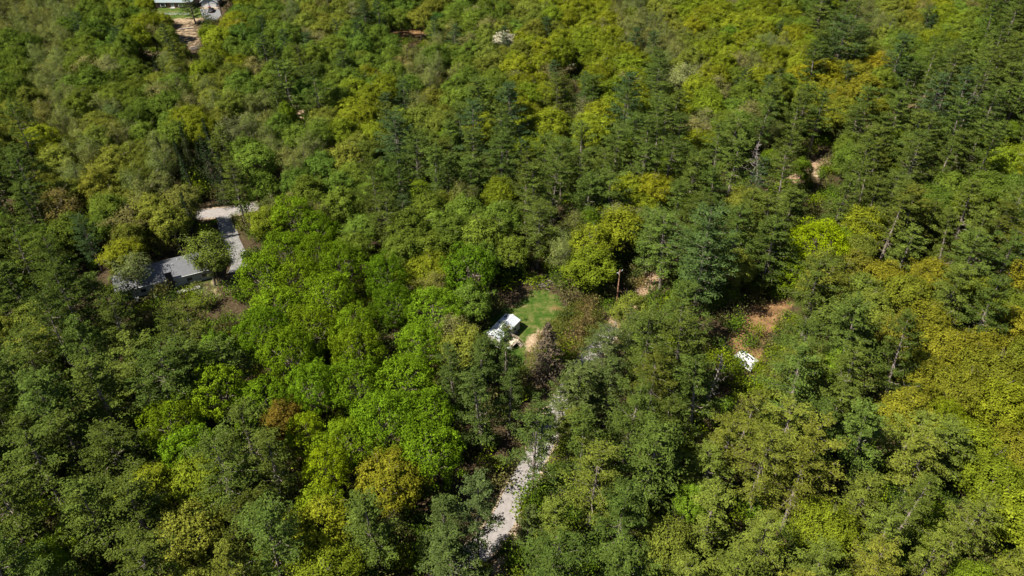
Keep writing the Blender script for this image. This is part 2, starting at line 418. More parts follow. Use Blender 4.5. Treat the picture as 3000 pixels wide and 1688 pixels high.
# (polygon, must be seen from the camera, must be in the sun)
OPEN = {
 'lawn': ([(1515, 920), (1545, 880), (1565, 850), (1600, 850), (1640, 880), (1665, 930), (1670, 985), (1640, 1010), (1560, 1035), (1520, 1015), (1520, 960)], 1, 1),
 'yard': ([(1425, 1000), (1440, 940), (1470, 900), (1500, 870), (1560, 840), (1600, 860), (1540, 1060), (1480, 1060)], 0, 0),
 'shedroof': ([(1440, 985), (1475, 925), (1540, 940), (1545, 975), (1500, 1010), (1470, 1000)], 1, 2),
 'deck': ([(1500, 990), (1540, 985), (1530, 1030), (1500, 1035)], 1, 1),
 'brush': ([(1640, 940), (1690, 905), (1730, 900), (1760, 945), (1720, 1000), (1680, 1050), (1640, 1060), (1600, 1080), (1560, 1090), (1550, 1050)], 1, 1),
 'road_a': ([(1522, 1395), (1560, 1385), (1548, 1440), (1515, 1500), (1490, 1470), (1480, 1440)], 1, 1),
 'road_b': ([(1450, 1550), (1485, 1515), (1490, 1580), (1465, 1620), (1430, 1610)], 1, 1),
 'road_c': ([(1560, 1330), (1600, 1320), (1580, 1370), (1545, 1370)], 1, 0),
 'street': ([(600, 622), (690, 608), (700, 632), (660, 640), (612, 640)], 1, 1),
 'drive': ([(650, 660), (690, 665), (700, 735), (680, 735), (655, 690)], 1, 0),
 'house': ([(420, 780), (550, 745), (575, 800), (560, 830), (440, 865), (420, 840)], 1, 1),
 'houseyard': ([(600, 830), (690, 815), (710, 850), (640, 880), (560, 870)], 1, 0),
 'housefoot': ([(310, 800), (600, 740), (640, 790), (600, 870), (340, 900)], 0, 0),
 'gravel': ([(2225, 905), (2270, 880), (2300, 868), (2312, 890), (2290, 915), (2262, 930), (2235, 965), (2200, 975)], 1, 1),
 'gravel2': ([(2150, 930), (2200, 900), (2330, 860), (2360, 940), (2240, 1000)], 0, 0),
 'camper': ([(2160, 1030), (2185, 1020), (2225, 1060), (2225, 1085), (2195, 1080), (2160, 1060)], 1, 1),
 'camper2': ([(2140, 985), (2170, 985), (2165, 1030), (2140, 1060), (2135, 1020)], 1, 0),
 'bank': ([(2378, 515), (2410, 478), (2432, 465), (2440, 480), (2405, 515), (2392, 522)], 1, 1),
 'track': ([(1878, 850), (1885, 818), (1905, 800), (1922, 806), (1920, 838), (1900, 852)], 1, 1),
 'brickhouse': ([(465, 12), (545, 12), (545, 55), (480, 55)], 1, 1),
 'garage': ([(590, 10), (640, 10), (640, 45), (600, 45)], 1, 1),
 'dirtyard': ([(530, 95), (580, 88), (583, 138), (562, 150), (530, 118)], 1, 0),
 'topyard': ([(440, -60), (660, -60), (660, 40), (600, 70), (590, 160), (510, 160), (470, 60), (440, 30)], 0, 0),
 'dirtpatch': ([(428, 150), (465, 142), (470, 152), (436, 160)], 1, 1),
 'hollow': ([(225, 780), (280, 790), (312, 850), (325, 930), (290, 970), (240, 1000), (190, 950), (200, 860)], 0, 0),
 'hollow2': ([(1385, 1330), (1430, 1320), (1390, 1500), (1320, 1688), (1270, 1688)], 0, 0),
 'tanspot': ([(880, 330), (898, 328), (900, 345), (884, 348)], 1, 1),
 'clearing': ([(1160, 95), (1240, 85), (1250, 120), (1190, 125)], 1, 0),
 'rockspot': ([(1668, 188), (1680, 186), (1682, 198), (1670, 199)], 1, 1),
 'verge': ([(1520, 1480), (1548, 1440), (1550, 1470), (1528, 1500)], 1, 1),
}
ROAD = [(1230, 1780), (1300, 1700), (1370, 1640), (1425, 1590), (1475, 1520), (1520, 1430), (1565, 1345), (1615, 1250), (1662, 1150), (1732, 1035), (1820, 925), (1905, 825), (2010, 735), (2150, 640), (2290, 545), (2400, 478), (2500, 405), (2620, 330), (2800, 240), (3100, 150)]
STREET = [(430, 647), (520, 634), (640, 623), (700, 616), (760, 602)]
DRIVE = [(655, 632), (662, 660), (678, 700), (695, 740), (700, 770), (690, 800)]
def smooth_line(px, step=1.5):
    P = np.array([at(*p)[:2] for p in px]); out = []
    for i in range(len(P) - 1):
        p0, p1, p2, p3 = P[max(0, i - 1)], P[i], P[i + 1], P[min(len(P) - 1, i + 2)]
        n = max(2, int(np.linalg.norm(p2 - p1) / step))
        for t in np.arange(n) / n:
            out.append(0.5 * ((2 * p1) + (-p0 + p2) * t + (2 * p0 - 5 * p1 + 4 * p2 - p3) * t * t + (-p0 + 3 * p1 - 3 * p2 + p3) * t ** 3))
    out.append(P[-1]); return np.array(out)
LR, LS, LD = smooth_line(ROAD), smooth_line(STREET), smooth_line(DRIVE)
def near_line(L, x, y, d):
    q = np.asarray(L)[::2]
    return ((q[:, 0] - x) ** 2 + (q[:, 1] - y) ** 2).min() < d * d

VIEWPTS, SUNPTS = [], []
for k, (poly, see, sun_) in OPEN.items():
    a = np.array(poly, float)
    st = 7 if k not in ('tanspot', 'rockspot') else 5
    gx, gy = np.meshgrid(np.arange(a[:, 0].min(), a[:, 0].max() + 1, st), np.arange(a[:, 1].min(), a[:, 1].max() + 1, st))
    ok = inside(poly, gx, gy)
    zz = {'shedroof': 3.0, 'house': 4.0, 'brickhouse': 1.5, 'garage': 1.5, 'camper': 2.0}.get(k, 0.0)
    for p in zip(gx[ok], gy[ok]):
        q = at(p[0], p[1], zz)
        if see: VIEWPTS.append(q)
        if sun_ == 1: SUNPTS.append(q)
VIEWPTS += [at(1806, 890) + Vector((0, 0, z_)) for z_ in (2.5, 4, 5.5, 7, 8.5, 10)]
VIEWPTS = np.array(VIEWPTS); SUNPTS = np.array(SUNPTS)
GOPEN = {k: gpoly(v[0]) for k, v in OPEN.items()}
ORG_V = np.array([0, 0, CAM_H]) - VIEWPTS; ORG_V /= np.linalg.norm(ORG_V, axis=1)[:, None]
ORG_S = np.tile(-np.array(SUN_DIR), (len(SUNPTS), 1))
def blocks(P, D, x, y, h, r, zlo, slack=0.92):
    """does an ellipsoid crown standing at x, y stop a ray from P along D"""
    c = np.array([x, y, (h + zlo) / 2]); s = np.array([r * slack, r * slack, (h - zlo) / 2 * slack])
    p = (P - c) / s; d = D / s
    a = (d * d).sum(1); b = (p * d).sum(1); cc = (p * p).sum(1) - 1
    return bool(((b * b - a * cc > 0) & ((-b > 0) | (cc < 0))).any())

# ---------------------------------------------------------------- hero trees: kind, top pixel x, y, height, crown radius, tint, label
HERO = [
 ('pine', 2085, 618, 30, 7.6, (.047, .078, .022), 1, 'tallest white pine, long bare lower trunk, left of the orange gravel clearing'),
 ('spruce', 1612, 945, 15, 4.6, (.085, .068, .048), 1, 'brown dying spruce standing beside the sandy patch right of the deck'),
 ('pine', 1483, 958, 19, 3.6, (.050, .076, .017), 2, 'small grey-green pine overlapping the near end of the white-roofed cabin'),
 ('pine', 1395, 985, 20, 4.2, (.050, .076, .017), 0, 'grey-green pine between the cabin and the round maples on its left'),
 ('pine', 1320, 1010, 20, 4.2, (.050, .076, .017), 4, 'grey-green pine left of the cabin in front of the maples'),
 ('pine', 1405, 1080, 22, 4.8, (.050, .076, .017), 2, 'broad grey-green pine directly below the cabin and its deck'),
 ('pine', 1490, 1085, 18, 3.6, (.050, .076, .017), 4, 'grey-green pine just below the deck at the lawn edge'),
 ('maple', 2430, 655, 17, 7.4, (.135, .185, .004), 1, 'large vivid yellow-green maple above the orange gravel clearing'),
 ('maple', 2330, 760, 10, 4.4, (.10, .15, .006), 3, 'low yellow-green maple at the upper edge of the gravel clearing'),
 ('maple', 890, 1225, 13, 4.0, (.13, .18, .006), 3, 'vivid lime-green maple just right of the brown-orange tree'),
 ('maple', 935, 1335, 14, 4.6, (.14, .19, .006), 0, 'vivid lime-green maple below the other lime-green maple'),
 ('hardwood', 825, 1195, 12, 4.3, (.105, .078, .012), 2, 'rust-brown round tree among the bright green maples'),
 ('hardwood', 1125, 1345, 15, 6.3, (.120, .122, .010), 1, 'orange-brown tree at the lower edge of the big maple grove'),
 ('hardwood', 1475, 92, 13, 5.0, (.36, .34, .27), 0, 'whitish blossoming tree beside the dark clearing at the top'),
 ('hardwood', 2400, 180, 16, 9.5, (.142, .140, .009), 1, 'broad golden-orange oak, the widest orange crown at upper right'),
 ('hardwood', 2590, 150, 14, 6.6, (.148, .132, .010), 4, 'golden-orange oak right of the broad golden oak at upper right'),
 ('dead', 2220, 455, 15, 8.0, None, 0, 'silvery dead tree with wide bare limbs left of the sandy bank'),
 ('dead', 2108, 1045, 15, 3.0, None, 1, 'dead grey pine with drooping bare limbs left of the camper'),
 ('dead', 2240, 415, 14, 3.0, None, 1, 'thin bare dead tree behind the wide-limbed silvery dead tree'),
 ('sparse', 588, 692, 15, 6.0, (.085, .115, .018), 2, 'thinly leafed tree standing over the right end of the grey roof'),
 ('sparse', 372, 748, 12, 5.2, (.10, .125, .04), 1, 'small thinly leafed tree against the left end of the grey roof'),
 ('hardwood', 345, 708, 13, 5.2, (.125, .140, .010), 0, 'yellow-green tree above the left end of the grey roof'),
 ('pine', 1388, 1412, 22, 4.2, (.058, .084, .026), 3, 'pine with a thin dark bare trunk rising in front of the road'),
 ('pine', 1565, 1190, 24, 4.8, (.050, .076, .017), 5, 'dark pine with bare lower limbs hanging over the road bend'),
 ('pine', 1545, 1490, 14, 2.7, (.068, .092, .026), 2, 'slender young pine on the sandy road edge'),
 ('spruce', 597, 390, 19, 3.4, (.020, .032, .012), 0, 'dark narrow spruce in the shaded hollow above the side street'),
 ('spruce', 618, 448, 17, 3.0, (.020, .034, .012), 1, 'dark narrow spruce just above the side street'),
 ('spruce', 543, 113, 9, 1.6, (.022, .038, .012), 0, 'small pointed spruce left of the log pile'),
 ('spruce', 588, 106, 8, 1.4, (.024, .040, .014), 1, 'small pointed spruce right of the log pile'),
 ('spruce', 452, 165, 13, 2.2, (.020, .034, .012), 1, 'small dark spruce, leftmost of three below the dirt patch'),
 ('spruce', 470, 178, 13, 2.0, (.020, .034, .012), 0, 'small dark spruce, rightmost of three below the dirt patch'),
 ('spruce', 433, 180, 11, 1.8, (.020, .034, .012), 0, 'small dark spruce, middle of three below the dirt patch'),
 ('pine', 550, -24, 14, 5.0, (.036, .056, .014), 0, 'lone dark pine in the yard before the brick house'),
 ('pine', 1630, 178, 17, 4.2, (.036, .062, .022), 4, 'small dark pine alone among yellow-green crowns near the top'),
 ('pine', 1925, 92, 17, 4.2, (.036, .062, .022), 0, 'small dark pine among yellow-green crowns, upper right of centre'),
 ('pine', 1835, 210, 25, 7.0, (.034, .062, .022), 4, 'wide blue-green pine behind the long row of pines above centre'),
 ('pine', 2480, 48, 27, 8.5, (.044, .072, .020), 1, 'broad dark pine behind the golden oaks at upper right'),
 ('pine', 2650, 95, 24, 6.2, (.040, .068, .022), 0, 'dark pine right of the smaller golden-orange oak near the top'),
 ('pine', 1160, 318, 25, 5.8, (.038, .066, .022), 1, 'dark pine at the left end of the pine row above centre'),
 ('pine', 1505, 245, 26, 6.4, (.036, .064, .024), 0, 'tall blue-green pine in the middle of the pine row'),
 ('pine', 1385, 300, 24, 5.6, (.038, .066, .024), 5, 'dark pine left of the tall blue-green pine'),
 ('pine', 770, 100, 18, 4.6, (.034, .058, .020), 4, 'dark pine right of the yellow crowns by the garage'),
 ('pine', 2775, 215, 27, 5.4, (.040, .066, .024), 3, 'tall pine on a long pale bare trunk at upper right'),
 ('pine', 2860, 200, 27, 5.0, (.040, .066, .024), 5, 'tall pine with two-toned pale trunk, rightmost of the bare-trunked ones'),
 ('dead', 2765, 265, 20, 3.0, None, 2, 'pale dead trunk, left one of the pair at upper right'),
 ('dead', 2848, 268, 20, 3.0, None, 2, 'pale dead trunk, right one of the pair at upper right'),
 ('dead', 1735, 640, 14, 2.6, None, 1, 'thin grey dead tree left of the utility pole'),
 ('dead', 1792, 935, 12, 2.0, None, 1, 'bare grey trunk at the right edge of the brush'),
 ('maple', 1270, 850, 15, 7.0, (.085, .150, .008), 1, 'smooth round lime-green maple left of the cabin'),
 ('maple', 1372, 735, 17, 6.6, (.055, .105, .006), 3, 'dark green maple shading the hollow above left of the cabin'),
 ('pine', 1768, 958, 18, 4.8, (.060, .082, .024), 1, 'grey-green pine standing at the lower right edge of the brush'),
 ('pine', 1700, 1062, 20, 5.0, (.064, .086, .024), 3, 'pine below the brush with its top just under it'),
 ('pine', 1838, 915, 19, 4.4, (.060, .080, .022), 0, 'pine right of the bare grey trunk at the brush edge'),
 ('pine', 1645, 1120, 18, 4.2, (.058, .080, .020), 2, 'pine screening the road just below the sandy patch'),
 ('pine', 1790, 1070, 20, 5.0, (.054, .076, .020), 4, 'pine right of the hidden road, below the bare grey trunk'),
 ('pine', 1280, 1462, 20, 4.4, (.054, .078, .020), 4, 'pine left of the bare-trunked pine at the lower road'),
 ('pine', 1325, 1575, 17, 5.0, (.052, .076, .020), 0, 'broad low pine at the bottom edge left of the road'),
 ('hardwood', 520, 552, 14, 5.4, (.112, .122, .026), 2, 'olive-brown tree at the left end of the visible side street'),
 ('hardwood', 768, 600, 14, 5.0, (.110, .140, .012), 4, 'yellow-green tree right of the driveway mouth'),
 ('hardwood', 612, 735, 10, 4.4, (.105, .130, .028), 1, 'short leafy tree hiding the right end of the grey roof'),
 ('pine', 120, 690, 25, 5.6, (.040, .060, .010), 1, 'tall dark pine at the upper left of the dark hollow'),
 ('pine', 150, 775, 24, 5.4, (.040, .060, .010), 3, 'tall dark pine directly left of the dark hollow'),
 ('pine', 105, 850, 25, 5.2, (.042, .064, .012), 6, 'tall dark pine at the lower left of the dark hollow'),
 ('hardwood', 690, 60, 14, 7.0, (.135, .130, .010), 4, 'wide golden-yellow tree right below the garage'),
 ('hardwood', 470, 40, 12, 4.6, (.115, .135, .010), 3, 'yellow-green tree left of the brick house lawn'),
]
def zlow(kind, h): return {'pine': .34, 'maple': .22, 'hardwood': .36, 'sparse': .38, 'spruce': .05, 'dead': .5}[kind] * h
trees = []     # dict(kind proto, variant, x, y, h, r, tint, name, words, hero label)
NAME = {'pine': 'pine_tree', 'maple': 'maple_tree', 'hardwood': 'broadleaf_tree', 'sparse': 'budding_tree', 'spruce': 'spruce_tree', 'dead': 'dead_tree'}
for kind, tx, ty, h, r, tint, var, lab in HERO:
    p = at(tx, ty, h)
    trees.append(dict(kind=kind, var=var, x=p.x, y=p.y, h=h, r=r, tint=tint or (.4, .35, .3), name=NAME[kind], label=lab, hero=True, sp=None))

rnd = random.Random(7)
CELL = 8.0; GRID = {}
def gkey(x, y): return int(x // CELL), int(y // CELL)
def put(t): GRID.setdefault(gkey(t['x'], t['y']), []).append(t)
def clash(x, y, sp):
    i, j = gkey(x, y)
    for a in (-1, 0, 1):
        for b in (-1, 0, 1):
            for q in GRID.get((i + a, j + b), ()):
                m = (sp + q['sp']) / 2
                if (q['x'] - x) ** 2 + (q['y'] - y) ** 2 < m * m: return True
    return False
for t in trees:
    t['sp'] = min(t['r'] * 1.25, 7.8); put(t)
YMIN, YMAX = 48, 425
order = 0
for _ in range(42000):
    y = YMIN + (YMAX - YMIN) * rnd.random() ** 0.9
    half = (y * CP + CAM_H * SP) * 1500 / FPX + 22
    x = rnd.uniform(-1, 1) * (271 + 22)
    if abs(x) > half: continue
    hx, hy, _d = proj(x, y, 16.5)
    sp_ = species(hx, hy, rnd)
    if sp_ not in 'Pp':
        hx, hy, _d = proj(x, y, 10.5); sp_ = species(hx, hy, rnd)
        if sp_ in 'Pp': continue
    proto, hr, rr, gap, tint, name, words = SPEC[sp_]
    if sp_ in 'Pp' and rnd.random() < 0.07: proto, hr, rr, gap, name, words, tint = 'hardwood', (9, 14), (2.8, 4), 5.2, 'broadleaf_tree', 'fresh green leafy tree', (.09, .135, .010)
    elif sp_ in 'yOog' and hy < 700 and rnd.random() < 0.05: proto, hr, rr, gap, name, words, tint = 'pine', (15, 20), (3, 4), 5.5, 'pine_tree', 'dark green white pine', (.036, .060, .020)
    elif sp_ in 'ygo' and rnd.random() < 0.07: proto, name, words, tint = 'sparse', 'budding_tree', 'grey-brown half-bare budding tree', (.12, .12, .04)
    elif sp_ == 'M' and rnd.random() < 0.03: proto, hr, rr, gap, name, words, tint = 'hardwood', (12, 15), (3.4, 4.6), 6, 'broadleaf_tree', 'yellow-green leafy tree', (.10, .13, .012)
    h = rnd.uniform(*hr); r = rnd.uniform(*rr); gap *= rnd.uniform(0.86, 1.08)
    if clash(x, y, gap): continue
    far_road = hy < 1130 and not (x < 60 and False)
    if near_line(LR, x, y, (2.3 if hy < 850 else 2.5 if far_road else 3.2 + 0.25 * r)) or near_line(LS, x, y, 2.9) or near_line(LD, x, y, 3.0): continue
    if any(bool(inside(g_, x, y)) for g_ in GOPEN.values()): continue
    zl = zlow(proto, h)
    if abs(x) < half and (blocks(VIEWPTS, ORG_V, x, y, h, r, zl, 1.05) or blocks(SUNPTS, ORG_S, x, y, h, r, zl, 0.95)): continue
    j = rnd.gauss(0, 0.13); k = rnd.gauss(0, 0.10)
    k = max(k, -.10) if proto in ('pine', 'maple') else k
    tint = (tint[0] * (1 + j + k * 0.7), tint[1] * (1 + j), tint[2] * (1 + j - k * 0.5))
    t = dict(kind=proto, var=rnd.randrange(len(PROTO[proto])), x=x, y=y, h=h, r=r, tint=tint, name=name, words=words, hero=False, sp=gap, label=None)
    trees.append(t); put(t)
for t in trees:
    t['px'], t['py'], d = proj(t['x'], t['y'], t['h'] * 0.72)
    t['size'] = t['r'] * FPX / d
    t['in'] = -20 < t['px'] < 3020 and -15 < t['py'] < 1720

# individuals: heroes plus the largest of each kind; the rest goes into one mass per kind
N_MAX = {'pine_tree': 300, 'maple_tree': 300, 'broadleaf_tree': 300, 'budding_tree': 300, 'spruce_tree': 300, 'dead_tree': 99}
single, mass = [], {}
SPECR = dict(pine_tree=(4.7, 5.7), maple_tree=(4.6, 6.2), broadleaf_tree=(4.8, 6.0), budding_tree=(3.6, 4.1), spruce_tree=(2.2, 2.6), dead_tree=(3, 4))
for nm, lim in N_MAX.items():
    g_ = sorted([t for t in trees if t['name'] == nm], key=lambda t: (-t['hero'], not t['in'], -t['size']))
    k = 0
    for t in g_:
        if t['in'] and k < lim: single.append(t); k += 1
        else: mass.setdefault(nm, []).append(t)
print('TREES', len(trees), 'single', len(single), {k: len(v) for k, v in mass.items()})

LAND = [('cabin', 1475, 960), ('wooden deck', 1520, 1010), ('camper trailer', 2190, 1050), ('grey-roofed house', 490, 790), ('brick house', 500, 12), ('garage', 615, 12),
 ('utility pole', 1810, 840), ('tallest white pine', 2085, 760), ('silvery dead tree', 2220, 500), ('sandy bank', 2410, 490), ('orange gravel clearing', 2250, 920), ('pale boulder gap', 889, 338),
 ('rust-brown round tree', 825, 1230), ('white blossoming tree', 1475, 130), ('broad golden oak', 2400, 240), ('big yellow-green maple', 2430, 760), ('side street opening', 645, 625),
 ('sunlit road stretch', 1520, 1440), ('top left corner', 0, 0), ('top right corner', 3000, 0), ('bottom left corner', 0, 1688), ('bottom right corner', 3000, 1688),
 ('top edge centre', 1500, 0), ('left edge centre', 0, 844), ('right edge centre', 3000, 844), ('bottom edge centre', 1500, 1688), ('bare-trunked pines', 2810, 340),
 ('road mouth at bottom', 1390, 1640), ('lower lime-green maple', 935, 1400), ('dark hollow by house', 255, 870), ('lone dark pine top', 1630, 210), ('tall pine of row', 1505, 300),
 ('brown dying spruce', 1610, 1020), ('log pile', 572, 143), ('centre of photo', 1500, 640), ('dead grey pine', 2105, 1100), ('orange-brown lower tree', 1125, 1400)]
ORD = ['nearest', 'second', 'third', 'fourth', 'fifth', 'sixth', 'seventh', 'eighth', 'ninth', 'tenth', 'eleventh', 'twelfth', 'thirteenth', 'fourteenth', 'fifteenth', 'sixteenth', 'seventeenth', 'eighteenth', 'nineteenth', 'twentieth']
DIRS = ['right', 'upper right', 'above', 'upper left', 'left', 'lower left', 'below', 'lower right']
def relabel(items):
    bag = {}
    for q in items:
        nm_, lx_, ly_ = min(LAND, key=lambda l: (l[1] - q['px']) ** 2 + (l[2] - q['py']) ** 2)
        dx, dy = q['px'] - lx_, ly_ - q['py']
        dr_ = DIRS[int(round(math.atan2(dy, dx) / (math.pi / 4))) % 8]
        bag.setdefault((q['words'], nm_, dr_), []).append((dx * dx + dy * dy, q))
    for (wd_, nm_, dr_), l in bag.items():
        l.sort(key=lambda z: z[0])
        for i_, (_, q) in enumerate(l):
            o_ = ORD[min(i_, 19)] + ' '
            nm_ = nm_ if len(wd_.split()) < 8 else nm_.replace(' upper right', '').replace('side street opening', 'side street')
            pl = dict(above='above the ', below='below the ', left='left of the ', right='right of the ').get(dr_, 'to the ' + dr_ + ' of the ')
            q['label'] = (o_ if len(l) > 1 else '') + wd_ + ' ' + pl + nm_
for t in single:
    if not t['hero']:
        t['words'] = ('small ' if t['r'] < SPECR[t['name']][0] else 'wide ' if t['r'] > SPECR[t['name']][1] else '') + t['words']
relabel([t for t in single if not t['hero']])
used = set()
GROUP = {'pine_tree': 'white pines of the forest', 'maple_tree': 'maples of the forest', 'broadleaf_tree': 'leafing broadleaf trees of the forest',
         'budding_tree': 'half-bare budding trees of the forest', 'spruce_tree': 'spruces of the forest', 'dead_tree': 'dead standing trees'}
CATN = {'pine_tree': 'pine tree', 'maple_tree': 'maple tree', 'broadleaf_tree': 'leafy tree', 'budding_tree': 'budding tree', 'spruce_tree': 'spruce tree', 'dead_tree': 'dead tree'}
FIRST = {}
for t in single:
    tr, cr, ph, pr = PROTO[t['kind']][t['var'] % len(PROTO[t['kind']])]
    e = empty(t['name'], (t['x'], t['y'], 0)); e.rotation_euler = (rnd.gauss(0, .045), rnd.gauss(0, .045), rnd.uniform(0, 6.28))
    e.scale = (t['r'] / pr, t['r'] / pr, t['h'] / ph)
    to = bpy.data.objects.new('trunk', tr); COL.objects.link(to); to.parent = e
    if cr:
        co = bpy.data.objects.new('crown', cr); COL.objects.link(co); co.parent = e; co['tint'] = [float(c) for c in t['tint']]
    FIRST.setdefault((t['kind'], t['var'] % len(PROTO[t['kind']])), (to, co if cr else None))
    lab = t['label']
    used.add(lab)
    tag(e, lab, CATN[t['name']], GROUP[t['name']])

# ---------------------------------------------------------------- masses of uncountable trees and ground cover
def mass_object(name, items, lib, parts_of, kindlabel, cat):
    """points with size, turn and tint; geometry nodes stand the tree meshes on them"""
    n = len(items)
    me = bpy.data.meshes.new(name)
    me.vertices.add(n)
    me.vertices.foreach_set('co', np.array([(t['x'], t['y'], 0) for t in items], np.float32).ravel())
    a = me.attributes.new('siz', 'FLOAT_VECTOR', 'POINT'); a.data.foreach_set('vector', np.array([t['s'] for t in items], np.float32).ravel())
    a = me.attributes.new('turn', 'FLOAT_VECTOR', 'POINT'); a.data.foreach_set('vector', np.array([(math.sin(t['x'] * 7) * .06, math.cos(t['y'] * 5) * .06, t['rot']) for t in items], np.float32).ravel())
    a = me.attributes.new('tint', 'FLOAT_VECTOR', 'POINT'); a.data.foreach_set('vector', np.array([t['tint'] for t in items], np.float32).ravel())
    a = me.attributes.new('pick', 'INT', 'POINT'); a.data.foreach_set('value', np.array([t['pick'] for t in items], np.int32))
    o = bpy.data.objects.new(name, me); COL.objects.link(o)
    tag(o, kindlabel, cat, kind='stuff')
    g = bpy.data.node_groups.new(name + '_nodes', 'GeometryNodeTree')
    g.interface.new_socket('Geometry', in_out='INPUT', socket_type='NodeSocketGeometry')
    g.interface.new_socket('Geometry', in_out='OUTPUT', socket_type='NodeSocketGeometry')
    N, L = g.nodes, g.links
    gi, go, jo = N.new('NodeGroupInput'), N.new('NodeGroupOutput'), N.new('GeometryNodeJoinGeometry')
    def attr(nm, ty):
        x = N.new('GeometryNodeInputNamedAttribute'); x.data_type = ty; x.inputs[0].default_value = nm; return x.outputs[0]
    siz, turn, pick = attr('siz', 'FLOAT_VECTOR'), attr('turn', 'FLOAT_VECTOR'), attr('pick', 'INT')
    mp = N.new('GeometryNodeMeshToPoints'); L.new(gi.outputs[0], mp.inputs[0])
    for k, objs in enumerate(lib):
        cm = N.new('FunctionNodeCompare'); cm.data_type = 'INT'; cm.operation = 'EQUAL'
        L.new(pick, cm.inputs[2]); cm.inputs[3].default_value = k
        for ob in objs:
            if ob is None: continue
            oi = N.new('GeometryNodeObjectInfo'); oi.transform_space = 'ORIGINAL'; oi.inputs['Object'].default_value = ob; oi.inputs['As Instance'].default_value = True
            ip = N.new('GeometryNodeInstanceOnPoints')
            L.new(mp.outputs[0], ip.inputs['Points']); L.new(cm.outputs[0], ip.inputs['Selection'])
            L.new(oi.outputs['Geometry'], ip.inputs['Instance']); L.new(turn, ip.inputs['Rotation']); L.new(siz, ip.inputs['Scale'])
            L.new(ip.outputs[0], jo.inputs[0])
    L.new(jo.outputs[0], go.inputs[0])
    md = o.modifiers.new('trees', 'NODES'); md.node_group = g
    return o
MASSNAME = {'pine_tree': ('distant_pine_forest', 'dark pines too many to count filling the gaps of the forest', 'forest'),
            'maple_tree': ('distant_maple_forest', 'maples at the edges of the forest', 'forest'),
            'broadleaf_tree': ('distant_broadleaf_forest', 'unbroken yellow-green and olive leafing forest receding to the top', 'forest'),
            'budding_tree': ('distant_budding_forest', 'grey-brown half-bare trees mixed through the far forest', 'forest'),
            'spruce_tree': ('distant_spruce_forest', 'dark spruces at the edges of the forest', 'forest')}
for nm, L_ in mass.items():
    if nm not in MASSNAME: continue
    kinds = sorted({(t['kind'], t['var'] % len(PROTO[t['kind']])) for t in L_ } & set(FIRST))
    lib = [FIRST[k] for k in kinds]
    items = []
    for t in L_:
        key = (t['kind'], t['var'] % len(PROTO[t['kind']]))
        if key not in kinds: key = kinds[0]
        _, _, ph, pr = PROTO[key[0]][key[1]]
        items.append(dict(x=t['x'], y=t['y'], s=(t['r'] / pr, t['r'] / pr, t['h'] / ph), rot=rnd.uniform(0, 6.28), tint=t['tint'], pick=kinds.index(key)))
    mass_object(MASSNAME[nm][0], items, lib, None, MASSNAME[nm][1], MASSNAME[nm][2])

# shrubs: the brush right of the lawn as single shrubs, the rest of the forest floor as ground cover
SH_FIRST = {}
def shrub(x, y, s, sz, tint, lab, group='shrubs in the brush'):
    k = rnd.randrange(4); tr, cr, ph, pr = PROTO['shrub'][k]
    e = empty('shrub', (x, y, 0), rnd.uniform(0, 6.28)); e.scale = (s, s, sz)
    a = bpy.data.objects.new('stems', tr); COL.objects.link(a); a.parent = e
    c = bpy.data.objects.new('foliage', cr); COL.objects.link(c); c.parent = e; c['tint'] = list(tint)
    SH_FIRST.setdefault(k, (a, c)); tag(e, lab, 'shrub', group)
n = 0; tries = 0; spots = []; BR = []
bp = OPEN['brush'][0]
while n < 95 and tries < 9000:
    tries += 1
    px, py = rnd.uniform(1560, 1810), rnd.uniform(890, 1095)
    if not bool(inside(bp, px, py)): continue
    p = at(px, py)
    if px < 1665 and rnd.random() < .85: continue
    if any((p.x - q[0]) ** 2 + (p.y - q[1]) ** 2 < 1.4 for q in spots): continue
    if near_line(LR, p.x, p.y, 3.0): continue
    spots.append((p.x, p.y))
    c = rnd.choice([(.13, .115, .03), (.10, .12, .02), (.14, .105, .045), (.085, .10, .02)])
    cn = {(.13, .115, .03): 'straw-olive', (.10, .12, .02): 'yellow-green', (.14, .105, .045): 'brownish', (.085, .10, .02): 'dull green'}[c]
    s = rnd.uniform(.75, 1.5)
    BR.append(dict(x=p.x, y=p.y, s=s, sz=rnd.uniform(.8, 1.5), c=c, px=px, py=py, words=cn + ' brush shrub')); n += 1
LAND += [('lone lawn bush', 1652, 945), ('bare grey trunk', 1792, 1000), ('green bush by lawn', 1700, 905), ('middle of brush', 1705, 990), ('lower brush edge', 1650, 1070), ('brush by road', 1765, 930)]
relabel(BR)
for q in BR: shrub(q['x'], q['y'], q['s'], q['sz'], q['c'], q['label'])
for (px, py, s, sz, c, lab) in [
    (1652, 945, 1.3, 1.5, (.05, .075, .02), 'dark green bush on its own at the right edge of the lawn'),
    (1700, 905, 1.3, 1.4, (.08, .10, .02), 'green bush at the upper right corner of the lawn'),
    (1880, 835, 1.4, 1.2, (.12, .10, .03), 'ochre bush on the track edge beyond the utility pole'),
    (1915, 800, 1.2, 1.1, (.12, .11, .03), 'straw-coloured bush at the upper end of the track opening'),
    (2420, 500, 1.2, 1.0, (.11, .12, .03), 'pale green bush below the sandy bank'),
    (2300, 935, 1.5, 1.2, (.08, .11, .02), 'green bush at the lower edge of the gravel clearing'),
    (690, 645, 1.3, 1.0, (.09, .11, .03), 'grey-green bush where the driveway meets the side street'),
    (570, 842, 1.2, 0.8, (.09, .11, .03), 'low bush before the wall of the grey-roofed house'),
    (470, 868, 1.4, 1.0, (.05, .08, .02), 'dark bush left of the chimney of the grey-roofed house')]:
    p = at(px, py); shrub(p.x, p.y, s, sz, c, lab, 'bushes beside the clearings')
items = []
